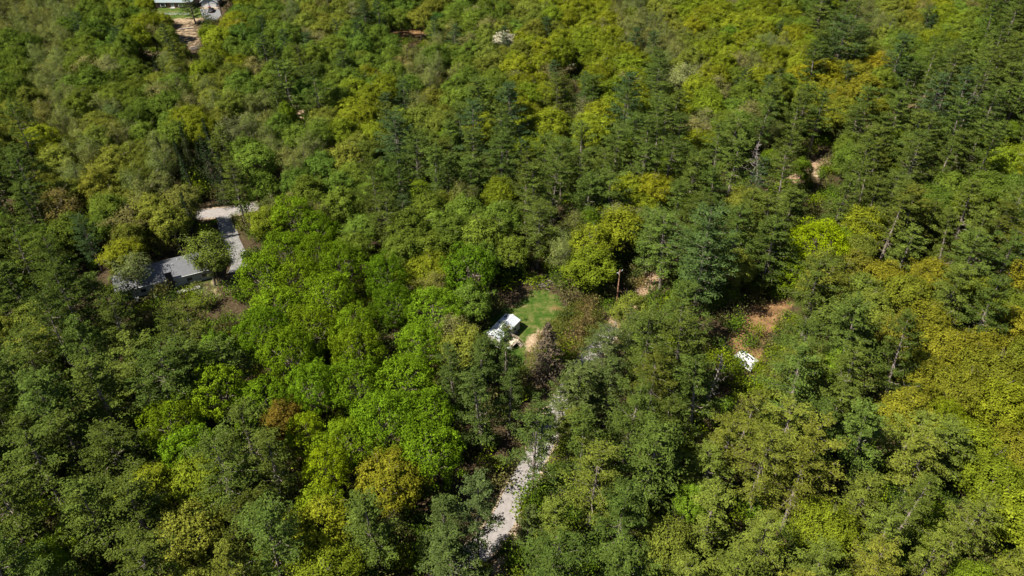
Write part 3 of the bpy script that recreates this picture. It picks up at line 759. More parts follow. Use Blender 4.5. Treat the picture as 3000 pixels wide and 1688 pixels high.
for _ in range(9000):
    y = 50 + 350 * rnd.random(); x = rnd.uniform(-1, 1) * ((y * CP + CAM_H * SP) * 1500 / FPX + 12)
    if near_line(LR, x, y, 3.4) or near_line(LS, x, y, 3.6) or near_line(LD, x, y, 3): continue
    if any(bool(inside(g_, x, y)) for k_, g_ in GOPEN.items()): continue
    c = rnd.choice([(.07, .12, .01), (.11, .15, .008), (.09, .09, .03), (.05, .08, .015)])
    s = rnd.uniform(.7, 1.9)
    items.append(dict(x=x, y=y, s=(s, s, s * rnd.uniform(.8, 1.6)), rot=rnd.uniform(0, 6.28), tint=c, pick=rnd.randrange(len(SH_FIRST))))
ks = sorted(SH_FIRST)
mass_object('undergrowth', items, [SH_FIRST[k] for k in ks], None, 'low green undergrowth covering the forest floor between trunks', 'undergrowth')

# ---------------------------------------------------------------- the ground
def zone_fields(X, Y):
    def soft(poly, grow=0.0):
        return inside(gpoly(poly), X, Y).astype(float)
    grass = np.maximum.reduce([soft([(1505, 915), (1540, 870), (1560, 845), (1600, 850), (1640, 875), (1672, 935), (1668, 1000), (1600, 1010), (1545, 1030), (1535, 1090), (1495, 1100), (1490, 1040), (1470, 1030), (1380, 1010), (1400, 930), (1450, 870)]),
                               soft([(455, 22), (600, 22), (590, 56), (470, 60)]), soft([(300, 800), (620, 735), (660, 820), (640, 870), (330, 900)]) * 0.5])
    sand = np.maximum.reduce([soft([(1548, 985), (1590, 965), (1615, 990), (1640, 1020), (1700, 1060), (1690, 1090), (1620, 1080), (1560, 1045), (1540, 1010)]),
                              soft(OPEN['bank'][0]), soft([(520, 56), (575, 58), (590, 90), (586, 155), (520, 160), (505, 110)]) * .45, soft([(420, 140), (475, 138), (480, 160), (425, 168)]),
                              soft([(1520, 1480), (1560, 1400), (1575, 1405), (1545, 1500), (1500, 1620), (1460, 1700), (1430, 1700)]) , soft([(610, 810), (690, 790), (712, 840), (660, 880), (600, 870), (560, 868)]) * 0.35,
                              soft([(870, 322), (906, 322), (906, 352), (876, 354)]), soft([(1660, 180), (1690, 180), (1690, 205), (1660, 205)]),
                              soft([(470, 55), (600, 50), (600, 66), (480, 66)]) * .6])
    rust = np.maximum.reduce([soft([(2150, 930), (2200, 900), (2290, 862), (2325, 885), (2310, 925), (2245, 980), (2235, 1070), (2150, 1080), (2130, 1020)]),
                              soft(OPEN['track'][0]), soft([(1600, 880), (1640, 880), (1665, 930), (1650, 950), (1620, 910)]) * .5, soft([(1150, 85), (1260, 75), (1260, 130), (1150, 130)]) * .7])
    return grass, sand, rust
gx = np.concatenate([[-1500, -800, -420], np.arange(-310, 311, 1.25), [420, 800, 1500]]); gy = np.concatenate([[-700, -200, 0], np.arange(36, 460, 1.25), [520, 700, 1100, 2500]])
X, Y = np.meshgrid(gx, gy)
Z = 0.0 * X
nx, ny = len(gx), len(gy)
i, j = np.meshgrid(np.arange(nx - 1), np.arange(ny - 1)); b_ = (j * nx + i).ravel()
gm = MB().add(np.stack([X, Y, Z], -1).reshape(-1, 3), np.stack([b_, b_ + 1, b_ + 1 + nx, b_ + nx], 1))
m, t, b = mat('forest_floor'); N, L = t.nodes, t.links
ca = N.new('ShaderNodeAttribute'); ca.attribute_name = 'zone'
sep = N.new('ShaderNodeSeparateColor'); L.new(ca.outputs['Color'], sep.inputs[0])
geo = N.new('ShaderNodeNewGeometry')
def noise(scale, detail=6, rough=.6):
    x = N.new('ShaderNodeTexNoise'); x.inputs['Scale'].default_value = scale; x.inputs['Detail'].default_value = detail; x.inputs['Roughness'].default_value = rough
    L.new(geo.outputs['Position'], x.inputs['Vector']); return x.outputs['Fac']
def ramp(f, stops):
    c = N.new('ShaderNodeValToRGB'); L.new(f, c.inputs[0])
    while len(c.color_ramp.elements) < len(stops): c.color_ramp.elements.new(0.5)
    for e, (p, col) in zip(c.color_ramp.elements, stops): e.position = p; e.color = (*col, 1)
    return c.outputs[0]
def mix(f, a, c):
    x = N.new('ShaderNodeMix'); x.data_type = 'RGBA'; L.new(f, x.inputs[0]); L.new(a, x.inputs[6]); L.new(c, x.inputs[7]); return x.outputs[2]
def edge(ch):
    n_ = noise(0.55, 5); ad = N.new('ShaderNodeMath'); ad.operation = 'MULTIPLY_ADD'; L.new(n_, ad.inputs[0]); ad.inputs[1].default_value = 1.5; L.new(sep.outputs[ch], ad.inputs[2])
    r_ = N.new('ShaderNodeMapRange'); r_.inputs[1].default_value = 1.08; r_.inputs[2].default_value = 1.38; L.new(ad.outputs[0], r_.inputs[0]); return r_.outputs[0]
litter = ramp(noise(1.3, 8, .7), [(.3, (.022, .016, .009)), (.5, (.045, .032, .018)), (.72, (.085, .062, .036))])
grassc = ramp(noise(0.38, 10, .78), [(.34, (.018, .042, .005)), (.46, (.030, .060, .008)), (.54, (.065, .080, .018)), (.64, (.14, .112, .055))])
sandc = ramp(noise(0.8, 8, .7), [(.3, (.15, .105, .065)), (.55, (.27, .20, .13)), (.75, (.38, .30, .21))])
rustc = ramp(noise(0.6, 8, .7), [(.3, (.06, .036, .018)), (.52, (.15, .086, .040)), (.72, (.24, .148, .075))])
c_ = mix(edge(0), litter, grassc); c_ = mix(edge(2), c_, rustc); c_ = mix(edge(1), c_, sandc)
L.new(c_, b.inputs['Base Color']); b.inputs['Roughness'].default_value = 1; b.inputs['Specular IOR Level'].default_value = 0.05
bu = N.new('ShaderNodeBump'); bu.inputs['Strength'].default_value = .6; bu.inputs['Distance'].default_value = .2
L.new(noise(2.2, 8, .75), bu.inputs['Height']); L.new(bu.outputs[0], b.inputs['Normal'])
ground = gm.build('ground', m, smooth=True)
tag(ground, 'forest floor of leaf litter with grass and sandy openings', kind='structure')
za = ground.data.color_attributes.new('zone', 'FLOAT_COLOR', 'POINT')
G_, S_, U_ = zone_fields(X.ravel(), Y.ravel())
def blur(f):
    f = f.reshape(ny, nx)
    for _ in range(2): f = (f + np.roll(f, 1, 0) + np.roll(f, -1, 0) + np.roll(f, 1, 1) + np.roll(f, -1, 1)) / 5
    return f.ravel()
za.data.foreach_set('color', np.stack([blur(G_), blur(S_), blur(U_), np.ones(G_.size)], 1).astype(np.float32).ravel())

m, t, b = mat('road_asphalt'); N, L = t.nodes, t.links; geo = N.new('ShaderNodeNewGeometry')
c_ = ramp(noise(1.1, 8, .65), [(.3, (.145, .13, .122)), (.55, (.19, .173, .165)), (.75, (.23, .213, .205))])
L.new(c_, b.inputs['Base Color']); b.inputs['Roughness'].default_value = .95
M['asphalt'] = m
M['gravel'] = plain('driveway_gravel', (.14, .135, .13), .95, var=.3, scale=1.2)
M['shoulder'] = plain('sandy_shoulder', (.26, .20, .14), .95, var=.25, scale=.8)
def ribbon(L_, w0, z, name, m_, wob=0.0, label=None, off=0.0, seed=0):
    rng = np.random.default_rng(seed)
    d = np.gradient(L_, axis=0); d /= np.linalg.norm(d, axis=1)[:, None]; nn = np.stack([-d[:, 1], d[:, 0]], 1)
    wv = lambda: np.convolve(rng.normal(size=len(L_) + 8), np.ones(5) / 5, 'same')[4:-4] * wob
    a = L_ + nn * (off + w0 / 2 + wv())[:, None]; c = L_ + nn * (off - w0 / 2 + wv())[:, None]
    k = len(L_); v = np.concatenate([np.c_[a, np.full(k, z)], np.c_[c, np.full(k, z)]])
    i_ = np.arange(k - 1)
    o = MB().add(v, np.stack([i_ + 1, i_, i_ + k, i_ + k + 1], 1)).build(name, m_)
    return tag(o, label, kind='structure')
NA = int(np.argmin(((LR - np.array(at(1800, 945)[:2])) ** 2).sum(1))); LRA, LRB = LR[:NA], LR[NA - 2:]
M['dirt'] = plain('dirt_track_soil', (.20, .135, .085), .98, var=.35, scale=.9)
ribbon(LRB, 3.4, .006, 'dirt_track', M['dirt'], .5, 'brown dirt track continuing the road between the pines', seed=5)
ribbon(LRA, 5.8, .004, 'road_shoulder', M['shoulder'], 1.1, 'sandy shoulder along the grey road', seed=1)
ribbon(LRA, 4.5, .012, 'road', M['asphalt'], .06, 'pale grey road curving up through the forest')
ribbon(LS, 6.4, .006, 'street_shoulder', M['shoulder'], .6, 'sandy shoulder of the side street', seed=2)
ribbon(LS, 5.0, .014, 'street', M['asphalt'], .06, 'grey side street behind the grey-roofed house')
ribbon(LD, 4.2, .010, 'driveway', M['gravel'], .25, 'grey driveway leading to the grey-roofed house', seed=3)

# ---------------------------------------------------------------- the white-roofed cabin
M['white'] = plain('white_paint', (.5, .5, .49), .5, var=.05, scale=2)
M['shedwall'] = plain('weathered_siding', (.36, .35, .31), .8, var=.2, scale=1.5)
M['wood'] = plain('weathered_wood', (.26, .21, .16), .85, var=.3, scale=5)
M['paledeck'] = plain('pale_deck_boards', (.36, .31, .24), .85, var=.25, scale=5)
M['darkglass'] = plain('dark_glass', (.02, .025, .03), .15, var=.1, spec=.6)
M['dark'] = plain('dark_paint', (.03, .03, .03), .6, var=.1)
m, t, b = mat('white_metal_roof'); N, L = t.nodes, t.links; geo = N.new('ShaderNodeNewGeometry')
tcn = N.new('ShaderNodeTexCoord'); mpn = N.new('ShaderNodeMapping'); mpn.inputs['Scale'].default_value = (.9, .35, 1); L.new(tcn.outputs['Object'], mpn.inputs[0])
nn_ = N.new('ShaderNodeTexNoise'); nn_.inputs['Scale'].default_value = 1.4; nn_.inputs['Detail'].default_value = 8; nn_.inputs['Roughness'].default_value = .65; L.new(mpn.outputs[0], nn_.inputs['Vector'])
c_ = ramp(nn_.outputs['Fac'], [(.25, (.22, .23, .25)), (.38, (.34, .36, .39)), (.70, (.37, .39, .42)), (.80, (.27, .19, .14))])
L.new(c_, b.inputs['Base Color']); b.inputs['Roughness'].default_value = .45
wv_ = N.new('ShaderNodeTexWave'); wv_.wave_type = 'BANDS'; wv_.bands_direction = 'Y'; wv_.inputs['Scale'].default_value = 1.0
L.new(tcn.outputs['Object'], wv_.inputs[0]); bu = N.new('ShaderNodeBump'); bu.inputs['Strength'].default_value = .3; bu.inputs['Distance'].default_value = .04
L.new(wv_.outputs['Fac'], bu.inputs['Height']); L.new(bu.outputs[0], b.inputs['Normal'])
M['shedroof'] = m
M['rust'] = plain('rust', (.32, .14, .07), .9, var=.4, scale=4)
EV, RI = 2.55, 3.25
c1 = at(1481.5, 920, EV); e1 = at(1525.8, 938.1, EV); c2 = at(1431.3, 968.4, EV)
wd = (e1 - c1); W = wd.length; wx = wd.normalized(); ly = Vector((wx.y, -wx.x, 0)); Lg = max(8.8, abs((c2 - c1).dot(ly)) * 1.05)
rz = math.atan2(wx.y, wx.x)
mid = (c1 + e1) / 2; mid.z = 0
cab = empty('cabin', mid, rz)     # local x across (left to right), local -y along the ridge towards the camera
tag(cab, 'small white-roofed metal cabin with rust-stained roof in the clearing', 'cabin')
hw, ww = W / 2, W / 2 - .18
MB().prism([(-ww, -.15, 0), (ww, -.15, 0), (ww, -.15, EV - .04), (0, -.15, RI - .06), (-ww, -.15, EV - .04)], (0, 0, 0), (0, -Lg + .3, 0)).build('wall', M['shedwall'], cab)
rf = MB()
for s_ in (-1, 1):
    rf.prism([(s_ * hw, 0, EV), (0, 0, RI), (0, 0, RI + .07), (s_ * hw, 0, EV + .07)], (0, 0, 0), (0, -Lg, 0))
roof = rf.build('roof', M['shedroof'], cab)
MB().box((0, -Lg / 2, RI + .085), (.3, Lg, .03)).build('ridge_cap', M['white'], cab)
def on_roof(x, y, dz): return (x, y, RI - abs(x) / hw * (RI - EV) + .07 + dz)
rngp = random.Random(3)
def patch(xc, yc, rx, ry, n, m_, name, parent, lab):
    mbp = MB()
    for _ in range(n):
        a, q = rngp.uniform(0, 6.28), rngp.random() ** .5
        x, y = xc + math.cos(a) * rx * q, yc + math.sin(a) * ry * q
        s = rngp.uniform(.10, .26); sl_ = math.atan2(RI - EV, hw) * (1 if x < 0 else -1)
        mbp.box(on_roof(x, y, .02), (s, s * rngp.uniform(.6, 1.8), .03), tilt=('Y', -sl_))
    o = mbp.build(name, m_, parent); o['label'] = lab; return o
M['tarp'] = plain('dark_blue_debris', (.035, .05, .075), .7, var=.3)
M['brown'] = plain('brown_stain', (.10, .07, .05), .9, var=.3)
patch(-1.35, -.7, .45, .8, 34, M['tarp'], 'roof_debris', cab, 'dark torn debris on the far left of the roof')
patch(-1.45, -3.6, .45, .4, 12, M['brown'], 'roof_stain', cab, 'brown stain halfway down the left slope')
patch(1.1, -4.4, .55, .9, 36, M['rust'], 'rust_stain', cab, 'rust streaks on the right slope')
mbp = MB()
for _ in range(14):
    x, y = rngp.uniform(.4, 2), rngp.uniform(-3.6, -.5); mbp.box(on_roof(x, y, .02), (.08, .07, .03))
mbp.build('roof_screw', M['dark'], cab)
for yy in (-2.3, -5.6):
    f = MB().box((ww + .02, yy, 1.45), (.06, 1.0, .9)).build('window', M['white'], cab)
    MB().box((ww + .055, yy, 1.45), (.02, .82, .74)).build('pane', M['darkglass'], f)
dr = MB().box((ww + .02, -4.6, 1.1), (.06, .9, 2.0)).build('door', M['white'], cab)
MB().tube([(ww + .06, -4.95, 1.05), (ww + .12, -4.95, 1.05)], .03, 6).build('handle', M['dark'], dr)

# deck: own thing beside the cabin
dk = empty('wooden_deck', mid + wx * (ww + .1) + ly * 6.1, rz)
tag(dk, 'small weathered wooden deck with railings beside the cabin', 'deck')
DX, DY, DZ = 2.5, 3.0, .95
fl = MB()
for i_ in range(14): fl.box((DX / 2, -DY / 2 + .11 + i_ * DY / 14, DZ), (DX, DY / 14 - .02, .05))
fl.build('deck_floor', M['paledeck'], dk)
pst = [(0.1, DY / 2), (DX, DY / 2), (DX, .3), (DX, -DY / 2), (DX / 2, -DY / 2), (.1, -DY / 2)]
for (x, y) in pst: MB().box((x, y, .95), (.1, .1, 1.9)).build('post', M['wood'], dk)
rl = MB()
def rail(a, b_):
    for z in (1.35, 1.6, 1.87):
        rl.tube([(a[0], a[1], z), (b_[0], b_[1], z)], .045, 4)
    n_ = 6
    for k in range(1, n_): rl.tube([(a[0] + (b_[0] - a[0]) * k / n_, a[1] + (b_[1] - a[1]) * k / n_, DZ), (a[0] + (b_[0] - a[0]) * k / n_, a[1] + (b_[1] - a[1]) * k / n_, 1.87)], .025, 4)
rail(pst[0], pst[1]); rail(pst[2], pst[3]); rail(pst[3], pst[5])
rl.build('railing', M['wood'], dk)
MB().box((DX / 2, -DY / 2 - .04, .45), (DX - .3, .04, .86)).build('skirt_panel', M['white'], dk)
MB().box((DX + .04, -.4, .45), (.04, 2.0, .86)).build('side_skirt', M['dark'], dk)
stp = MB()
for k in range(4): stp.box((DX + .25 + k * .28, DY / 2 - .6, DZ - .2 * (k + 1)), (.3, 1.0, .05))
for s_ in (-1, 1):
    stp.tube([(DX, DY / 2 - .6 + s_ * .5, DZ - .1), (DX + 1.25, DY / 2 - .6 + s_ * .5, .05)], .05, 4)
    stp.tube([(DX, DY / 2 - .6 + s_ * .5, 1.85), (DX + 1.25, DY / 2 - .6 + s_ * .5, 1.0)], .04, 4)
    stp.tube([(DX + 1.25, DY / 2 - .6 + s_ * .5, 0), (DX + 1.25, DY / 2 - .6 + s_ * .5, 1.05)], .05, 4)
stp.build('steps', M['wood'], dk)

# ---------------------------------------------------------------- the grey-roofed ranch house
m, t, b = mat('grey_shingles'); N, L = t.nodes, t.links
tcn = N.new('ShaderNodeTexCoord'); br_ = N.new('ShaderNodeTexBrick'); br_.inputs['Scale'].default_value = 1.0
br_.inputs['Brick Width'].default_value = .9; br_.inputs['Row Height'].default_value = .28; br_.inputs['Mortar Size'].default_value = .03
br_.inputs['Color1'].default_value = (.088, .09, .098, 1); br_.inputs['Color2'].default_value = (.068, .07, .078, 1); br_.inputs['Mortar'].default_value = (.09, .09, .10, 1)
L.new(tcn.outputs['Object'], br_.inputs['Vector']); L.new(br_.outputs[0], b.inputs['Base Color']); b.inputs['Roughness'].default_value = .8
M['shingle'] = m
M['siding'] = plain('grey_siding', (.33, .33, .32), .7, var=.1)
M['chim'] = plain('dark_chimney_brick', (.05, .045, .045), .9, var=.3, scale=6)
EV, RI = 2.9, 4.75
rl_, rr_ = at(326, 812, RI), at(612, 742, RI)
dx_ = (rr_ - rl_); HL = dx_.length; ux = dx_.normalized(); rz = math.atan2(ux.y, ux.x); HD = 4.7
hm = (rl_ + rr_) / 2; hm.z = 0
hs = empty('ranch_house', hm, rz); tag(hs, 'long low house with grey shingle roof and dark chimney, left of photo', 'house')
MB().prism([(-HL / 2 + .3, -HD + .45, 0), (-HL / 2 + .3, HD - .45, 0), (-HL / 2 + .3, HD - .45, EV), (-HL / 2 + .3, 0, RI - .15), (-HL / 2 + .3, -HD + .45, EV)], (0, 0, 0), (HL - .6, 0, 0)).build('wall', M['siding'], hs)
rf = MB()
for s_ in (-1, 1):
    rf.prism([(-HL / 2, s_ * HD, EV - .02), (-HL / 2, 0, RI), (-HL / 2, 0, RI + .12), (-HL / 2, s_ * HD, EV + .1)], (0, 0, 0), (HL, 0, 0))
hroof = rf.build('roof', M['shingle'], hs)
MB().tube([(-HL / 2, -HD - .07, EV + .02), (HL / 2, -HD - .07, EV + .02)], .07, 6).build('gutter', M['white'], hs)
lx = lambda px, py, z: (at(px, py, z) - hm).dot(ux)
chx = lx(497, 818, 3.2)
MB().box((chx, -HD - .1, 2.75), (1.5, 1.1, 5.5)).build('chimney', M['chim'], hroof)
hroof_cap = MB().box((chx, -HD - .1, 5.55), (1.7, 1.3, .12)); hroof_cap.build('chimney_cap', M['shingle'], hroof)
for px in (487, 506, 523, 546): 
    x = lx(px, 780, 4.5); y = -1.0 if px in (487, 506) else .4; z = RI - abs(y) / HD * (RI - EV) + .3
    MB().tube([(x, y, z - .35), (x, y, z + .25)], .1, 7).build('roof_vent', M['white'], hroof)
MB().box((lx(545, 758, 4.5), 1.6, 4.45), (.6, .5, .35)).build('roof_vent', M['white'], hroof)
for k in range(6):
    x = -HL / 2 + 2.5 + k * (HL - 5) / 5
    f = MB().box((x, -HD + .42, 1.5), (1.5, .1, 1.2)).build('window', M['white'], hs)
    MB().box((x, -HD + .36, 1.5), (1.3, .04, 1.0)).build('pane', M['darkglass'], f)
pt = empty('stone_patio', hm + Vector((math.cos(rz), math.sin(rz), 0)) * (chx + 3.5) + Vector((math.sin(rz), -math.cos(rz), 0)) * (HD + 2.2), rz)
tag(pt, 'pale stone patio edge in front of the grey-roofed house', 'patio')
M['stone'] = plain('pale_stone', (.27, .26, .24), .9, var=.25, scale=2)
MB().box((0, 0, .06), (5.5, 1.4, .12)).build('paving', M['stone'], pt)
MB().box((0, -.8, .22), (5.5, .2, .44)).build('low_wall', M['stone'], pt)
for (px, py, lab) in ((458, 875, 'small white garden table left of the grey house chimney'), (404, 880, 'small white garden table before the left end of the grey house')):
    p = at(px, py); e = empty('garden_table', p); tag(e, lab, 'table')
    MB().tube([(0, 0, .7), (0, 0, .75)], .55, 12).build('tabletop', M['white'], e)
    MB().tube([(0, 0, 0), (0, 0, .7)], .06, 6).build('pedestal', M['white'], e); MB().tube([(0, 0, 0), (0, 0, .04)], .3, 10).build('foot', M['white'], e)

# ---------------------------------------------------------------- brick house, garage, fence, car at the top
m, t, b = mat('red_brick'); N, L = t.nodes, t.links
tcn = N.new('ShaderNodeTexCoord'); mpn = N.new('ShaderNodeMapping'); mpn.inputs['Rotation'].default_value = (R(90), 0, 0); L.new(tcn.outputs['Object'], mpn.inputs[0])
br_ = N.new('ShaderNodeTexBrick'); br_.inputs['Scale'].default_value = 4; L.new(mpn.outputs[0], br_.inputs['Vector'])
br_.inputs['Color1'].default_value = (.23, .12, .095, 1); br_.inputs['Color2'].default_value = (.17, .085, .07, 1); br_.inputs['Mortar'].default_value = (.3, .27, .24, 1); br_.inputs['Mortar Size'].default_value = .012
L.new(br_.outputs[0], b.inputs['Base Color']); b.inputs['Roughness'].default_value = .9
M['brick'] = m
M['bluegrey'] = plain('blue_grey_siding', (.20, .24, .28), .7, var=.1)
M['slate'] = plain('slate_roof', (.16, .19, .20), .85, var=.2)
pL, pR = at(459, 23), at(566, 23)
bw = pR.x - pL.x; bh = empty('brick_house', ((pL.x + pR.x) / 2, pL.y + 4.5, 0)); tag(bh, 'red brick single-storey house with white windows at the top edge', 'house')
MB().box((0, 0, 1.35), (bw, 9, 2.7)).build('wall', M['brick'], bh)
rf = MB()
for s_ in (-1, 1): rf.prism([(-bw / 2 - .5, s_ * 5.1, 2.6), (-bw / 2 - .5, 0, 5.0), (-bw / 2 - .5, 0, 5.12), (-bw / 2 - .5, s_ * 5.1, 2.72)], (0, 0, 0), (bw + 1, 0, 0))
bro = rf.build('roof', M['slate'], bh)
MB().box((0, -5.14, 2.66), (bw + 1, .05, .2)).build('fascia', M['white'], bro)
def lxb(px): return at(px, 15, 1.2).x - (pL.x + pR.x) / 2
for (a, c) in ((470.5, 486), (523, 536)):
    xa, xc = lxb(a), lxb(c)
    f = MB().box(((xa + xc) / 2, -4.68, 1.45), (xc - xa, .36, 1.5)).build('window', M['white'], bh)
    MB().box(((xa + xc) / 2, -4.88, 1.5), ((xc - xa) * .74, .06, 1.15)).build('pane', M['darkglass'], f)
    for s_, xx in ((0, xa - .35), (1, xc + .35)): MB().box((xx, -4.54, 1.5), (.45, .06, 1.4)).build('shutter', M['dark'], bh)
xd = lxb(506)
d_ = MB().box((xd, -4.55, 1.08), (1.5, .1, 2.15)).build('door', M['white'], bh)
MB().box((xd - .1, -4.62, 1.6), (.45, .04, .8)).build('pane', M['darkglass'], d_)
MB().box((xd, -5.2, .1), (2.2, 1.3, .2)).build('step', M['stone'], bh)

gL, gR = at(592, 22), at(638, 22)
gw = gR.x - gL.x; gx_ = (gL.x + gR.x) / 2; ga = empty('garage', (gx_, gL.y + 4, 0)); tag(ga, 'blue-grey two-door garage with white doors at the top edge', 'garage')
MB().prism([(-gw / 2, -4, 0), (gw / 2, -4, 0), (gw / 2, -4, 2.8), (0, -4, 5.1), (-gw / 2, -4, 2.8)], (0, 0, 0), (0, 8, 0)).build('wall', M['bluegrey'], ga)
rf = MB()
for s_ in (-1, 1): rf.prism([(s_ * (gw / 2 + .5), -4.5, 2.42), (0, -4.5, 5.12), (0, -4.5, 5.24), (s_ * (gw / 2 + .5), -4.5, 2.54)], (0, 0, 0), (0, 9, 0))
gro = rf.build('roof', M['slate'], ga)
tm = MB()
for s_ in (-1, 1): tm.prism([(s_ * (gw / 2 + .5), -4.56, 2.3), (0, -4.56, 5.0), (0, -4.56, 5.25), (s_ * (gw / 2 + .5), -4.56, 2.55)], (0, 0, 0), (0, .05, 0))
tm.build('bargeboard', M['white'], gro)
for s_ in (-1, 1):
    f = MB().box((s_ * gw * .235, -4.04, 1.1), (gw * .37, .08, 2.2)).build('garage_door', M['white'], ga)
    for k in (-1, 0, 1): MB().box((s_ * gw * .235 + k * gw * .1, -4.10, 1.85), (gw * .06, .04, .25)).build('pane', M['darkglass'], f)
ap = MB().box((gx_, gL.y - 1.0, .03), (gw + 1, 2.0, .06)).build('garage_apron', M['shoulder']); tag(ap, 'pale concrete strip before the garage', kind='structure')
dvp = [at(586, 27), at(640, 27), at(652, 40), at(632, 62), at(606, 62), at(592, 45)]
v = [(p.x, p.y, .012) for p in dvp]; cn = np.mean(v, 0)
M['drv'] = plain('dark_driveway', (.13, .13, .135), .9, var=.2)
o = MB().add(np.array(v + [tuple(cn)]), [[(k + 1) % 6, k, 6] for k in range(6)]).build('asphalt_driveway', M['drv']); tag(o, 'dark asphalt driveway before the garage', kind='structure')
# tractor-mower by the doors
tw = empty('lawn_mower', (gx_ + .1, gL.y - .9, 0)); tag(tw, 'small red ride-on mower between the two garage doors', 'mower')
M['red'] = plain('red_paint', (.30, .03, .02), .4, var=.1)
MB().box((0, .2, .5), (.5, .8, .35)).build('hood', M['red'], tw); MB().box((0, -.5, .6), (.45, .4, .12)).build('seat', M['dark'], tw)
MB().tube([(0, -.1, .6), (0, -.2, .95)], .03, 5).build('steering_column', M['dark'], tw)
for (x, y, r_) in ((-.35, .45, .2), (.35, .45, .2), (-.4, -.45, .3), (.4, -.45, .3)): MB().tube([(x - .08, y, r_), (x + .08, y, r_)], r_, 10).build('wheel', M['dark'], tw)
# car
M['black'] = plain('black_car_paint', (.012, .012, .014), .25, var=.1, spec=.6)
M['tyre'] = plain('tyre', (.02, .02, .02), .9, var=.1)
M['lamp'] = plain('lamp_glass', (.6, .6, .6), .2, var=.05)
cp = at(620, 34); car = empty('parked_car', cp, R(4)); tag(car, 'black sport utility car parked on the driveway before the garage', 'car')
prof = [(-2.35, .45), (-2.35, .95), (-2.2, 1.08), (-1.95, 1.1), (1.0, 1.1), (2.1, .95), (2.35, .75), (2.38, .42)]
MB().prism([(-.93, y, z) for y, z in prof] , (0, 0, 0), (1.86, 0, 0)).build('body', M['black'], car)
def frustum(y0, y1, z0, ty0, ty1, z1, w0, w1):
    v = [(-w0, y0, z0), (w0, y0, z0), (w0, y1, z0), (-w0, y1, z0), (-w1, ty0, z1), (w1, ty0, z1), (w1, ty1, z1), (-w1, ty1, z1)]
    return MB().add(v, [[0, 3, 2, 1], [4, 5, 6, 7], [0, 1, 5, 4], [1, 2, 6, 5], [2, 3, 7, 6], [3, 0, 4, 7]])
frustum(-2.1, 1.05, 1.09, -1.75, .35, 1.62, .9, .72).build('windows', M['darkglass'], car)
MB().box((0, -.7, 1.66), (1.42, 2.05, .07)).build('roof', M['black'], car)
for x in (-.86, .86):
    for y in (-1.5, 1.45):
        wl = MB().tube([(x - .12, y, .36), (x + .12, y, .36)], .36, 14).build('wheel', M['tyre'], car)
        MB().tube([(x - .13, y, .36), (x + .13, y, .36)], .2, 10).build('rim', M['lamp'], wl)
for x in (-.7, .7): MB().box((x, 2.34, .78), (.35, .08, .14)).build('headlight', M['lamp'], car); MB().box((x, -2.36, .9), (.3, .06, .22)).build('tail_light', M['red'], car)
for x in (-1.02, 1.02): MB().box((x, .7, 1.15), (.16, .12, .12)).build('mirror', M['black'], car)
MB().box((0, -2.37, .75), (.5, .02, .12)).build('number_plate', M['lamp'], car)
# rail fence on the lawn
f0, f1 = at(470, 45), at(556, 45)
fe = empty('rail_fence', (f0.x, f0.y, 0)); tag(fe, 'low white two-rail fence crossing the lawn before the brick house', 'fence')
FL = f1.x - f0.x; rl = MB()
for z in (.45, .95): rl.box((FL / 2, 0, z), (FL, .07, .14))
rl.build('rails', M['white'], fe)
for k in range(7): MB().box((k * FL / 6, .06, .55), (.12, .12, 1.1)).build('post', M['white'], fe)
# logs
def log(p0, p1, r_, lab, grp=None, m_=None):
    p0, p1 = Vector(p0), Vector(p1); rng = np.random.default_rng(int(abs(p0.x * 10)) + 1)
    n_ = 6; t_ = np.linspace(0, 1, n_)[:, None]
    pts = np.array(p1 - p0)[None] * t_ + rng.normal(size=(n_, 3)) * .04
    mb = MB().tube(pts, np.linspace(r_, r_ * .75, n_), 8)
    for k in range(3):
        q = pts[rng.integers(1, 5)]; mb.tube([q, q + np.array([rng.normal() * .3, rng.normal() * .3, .35])], [.05, .03], 5)
    o = mb.build('log', m_ or M['deadwood']); o.location = p0; return tag(o, lab, 'log', grp)
log(at(525, 86, .3), at(568, 81, .3), .3, 'long pale log lying across the dirt yard in the tree shade')
for k, (a, c) in enumerate((((556, 141), (583, 132)), ((559, 143), (585, 134)), ((561, 145), (584, 137)), ((566, 148), (588, 139)), ((560, 147), (582, 143)))):
    log(at(*a, .25 + .3 * (k == 4)), at(*c, .25 + .3 * (k == 3)), .22, ('uppermost', 'second', 'middle', 'lowest', 'crossing')[k] + ' log of the pile at the near end of the dirt yard', 'logs piled in the dirt yard', (M['deadwood'], M['bark'])[k % 2])

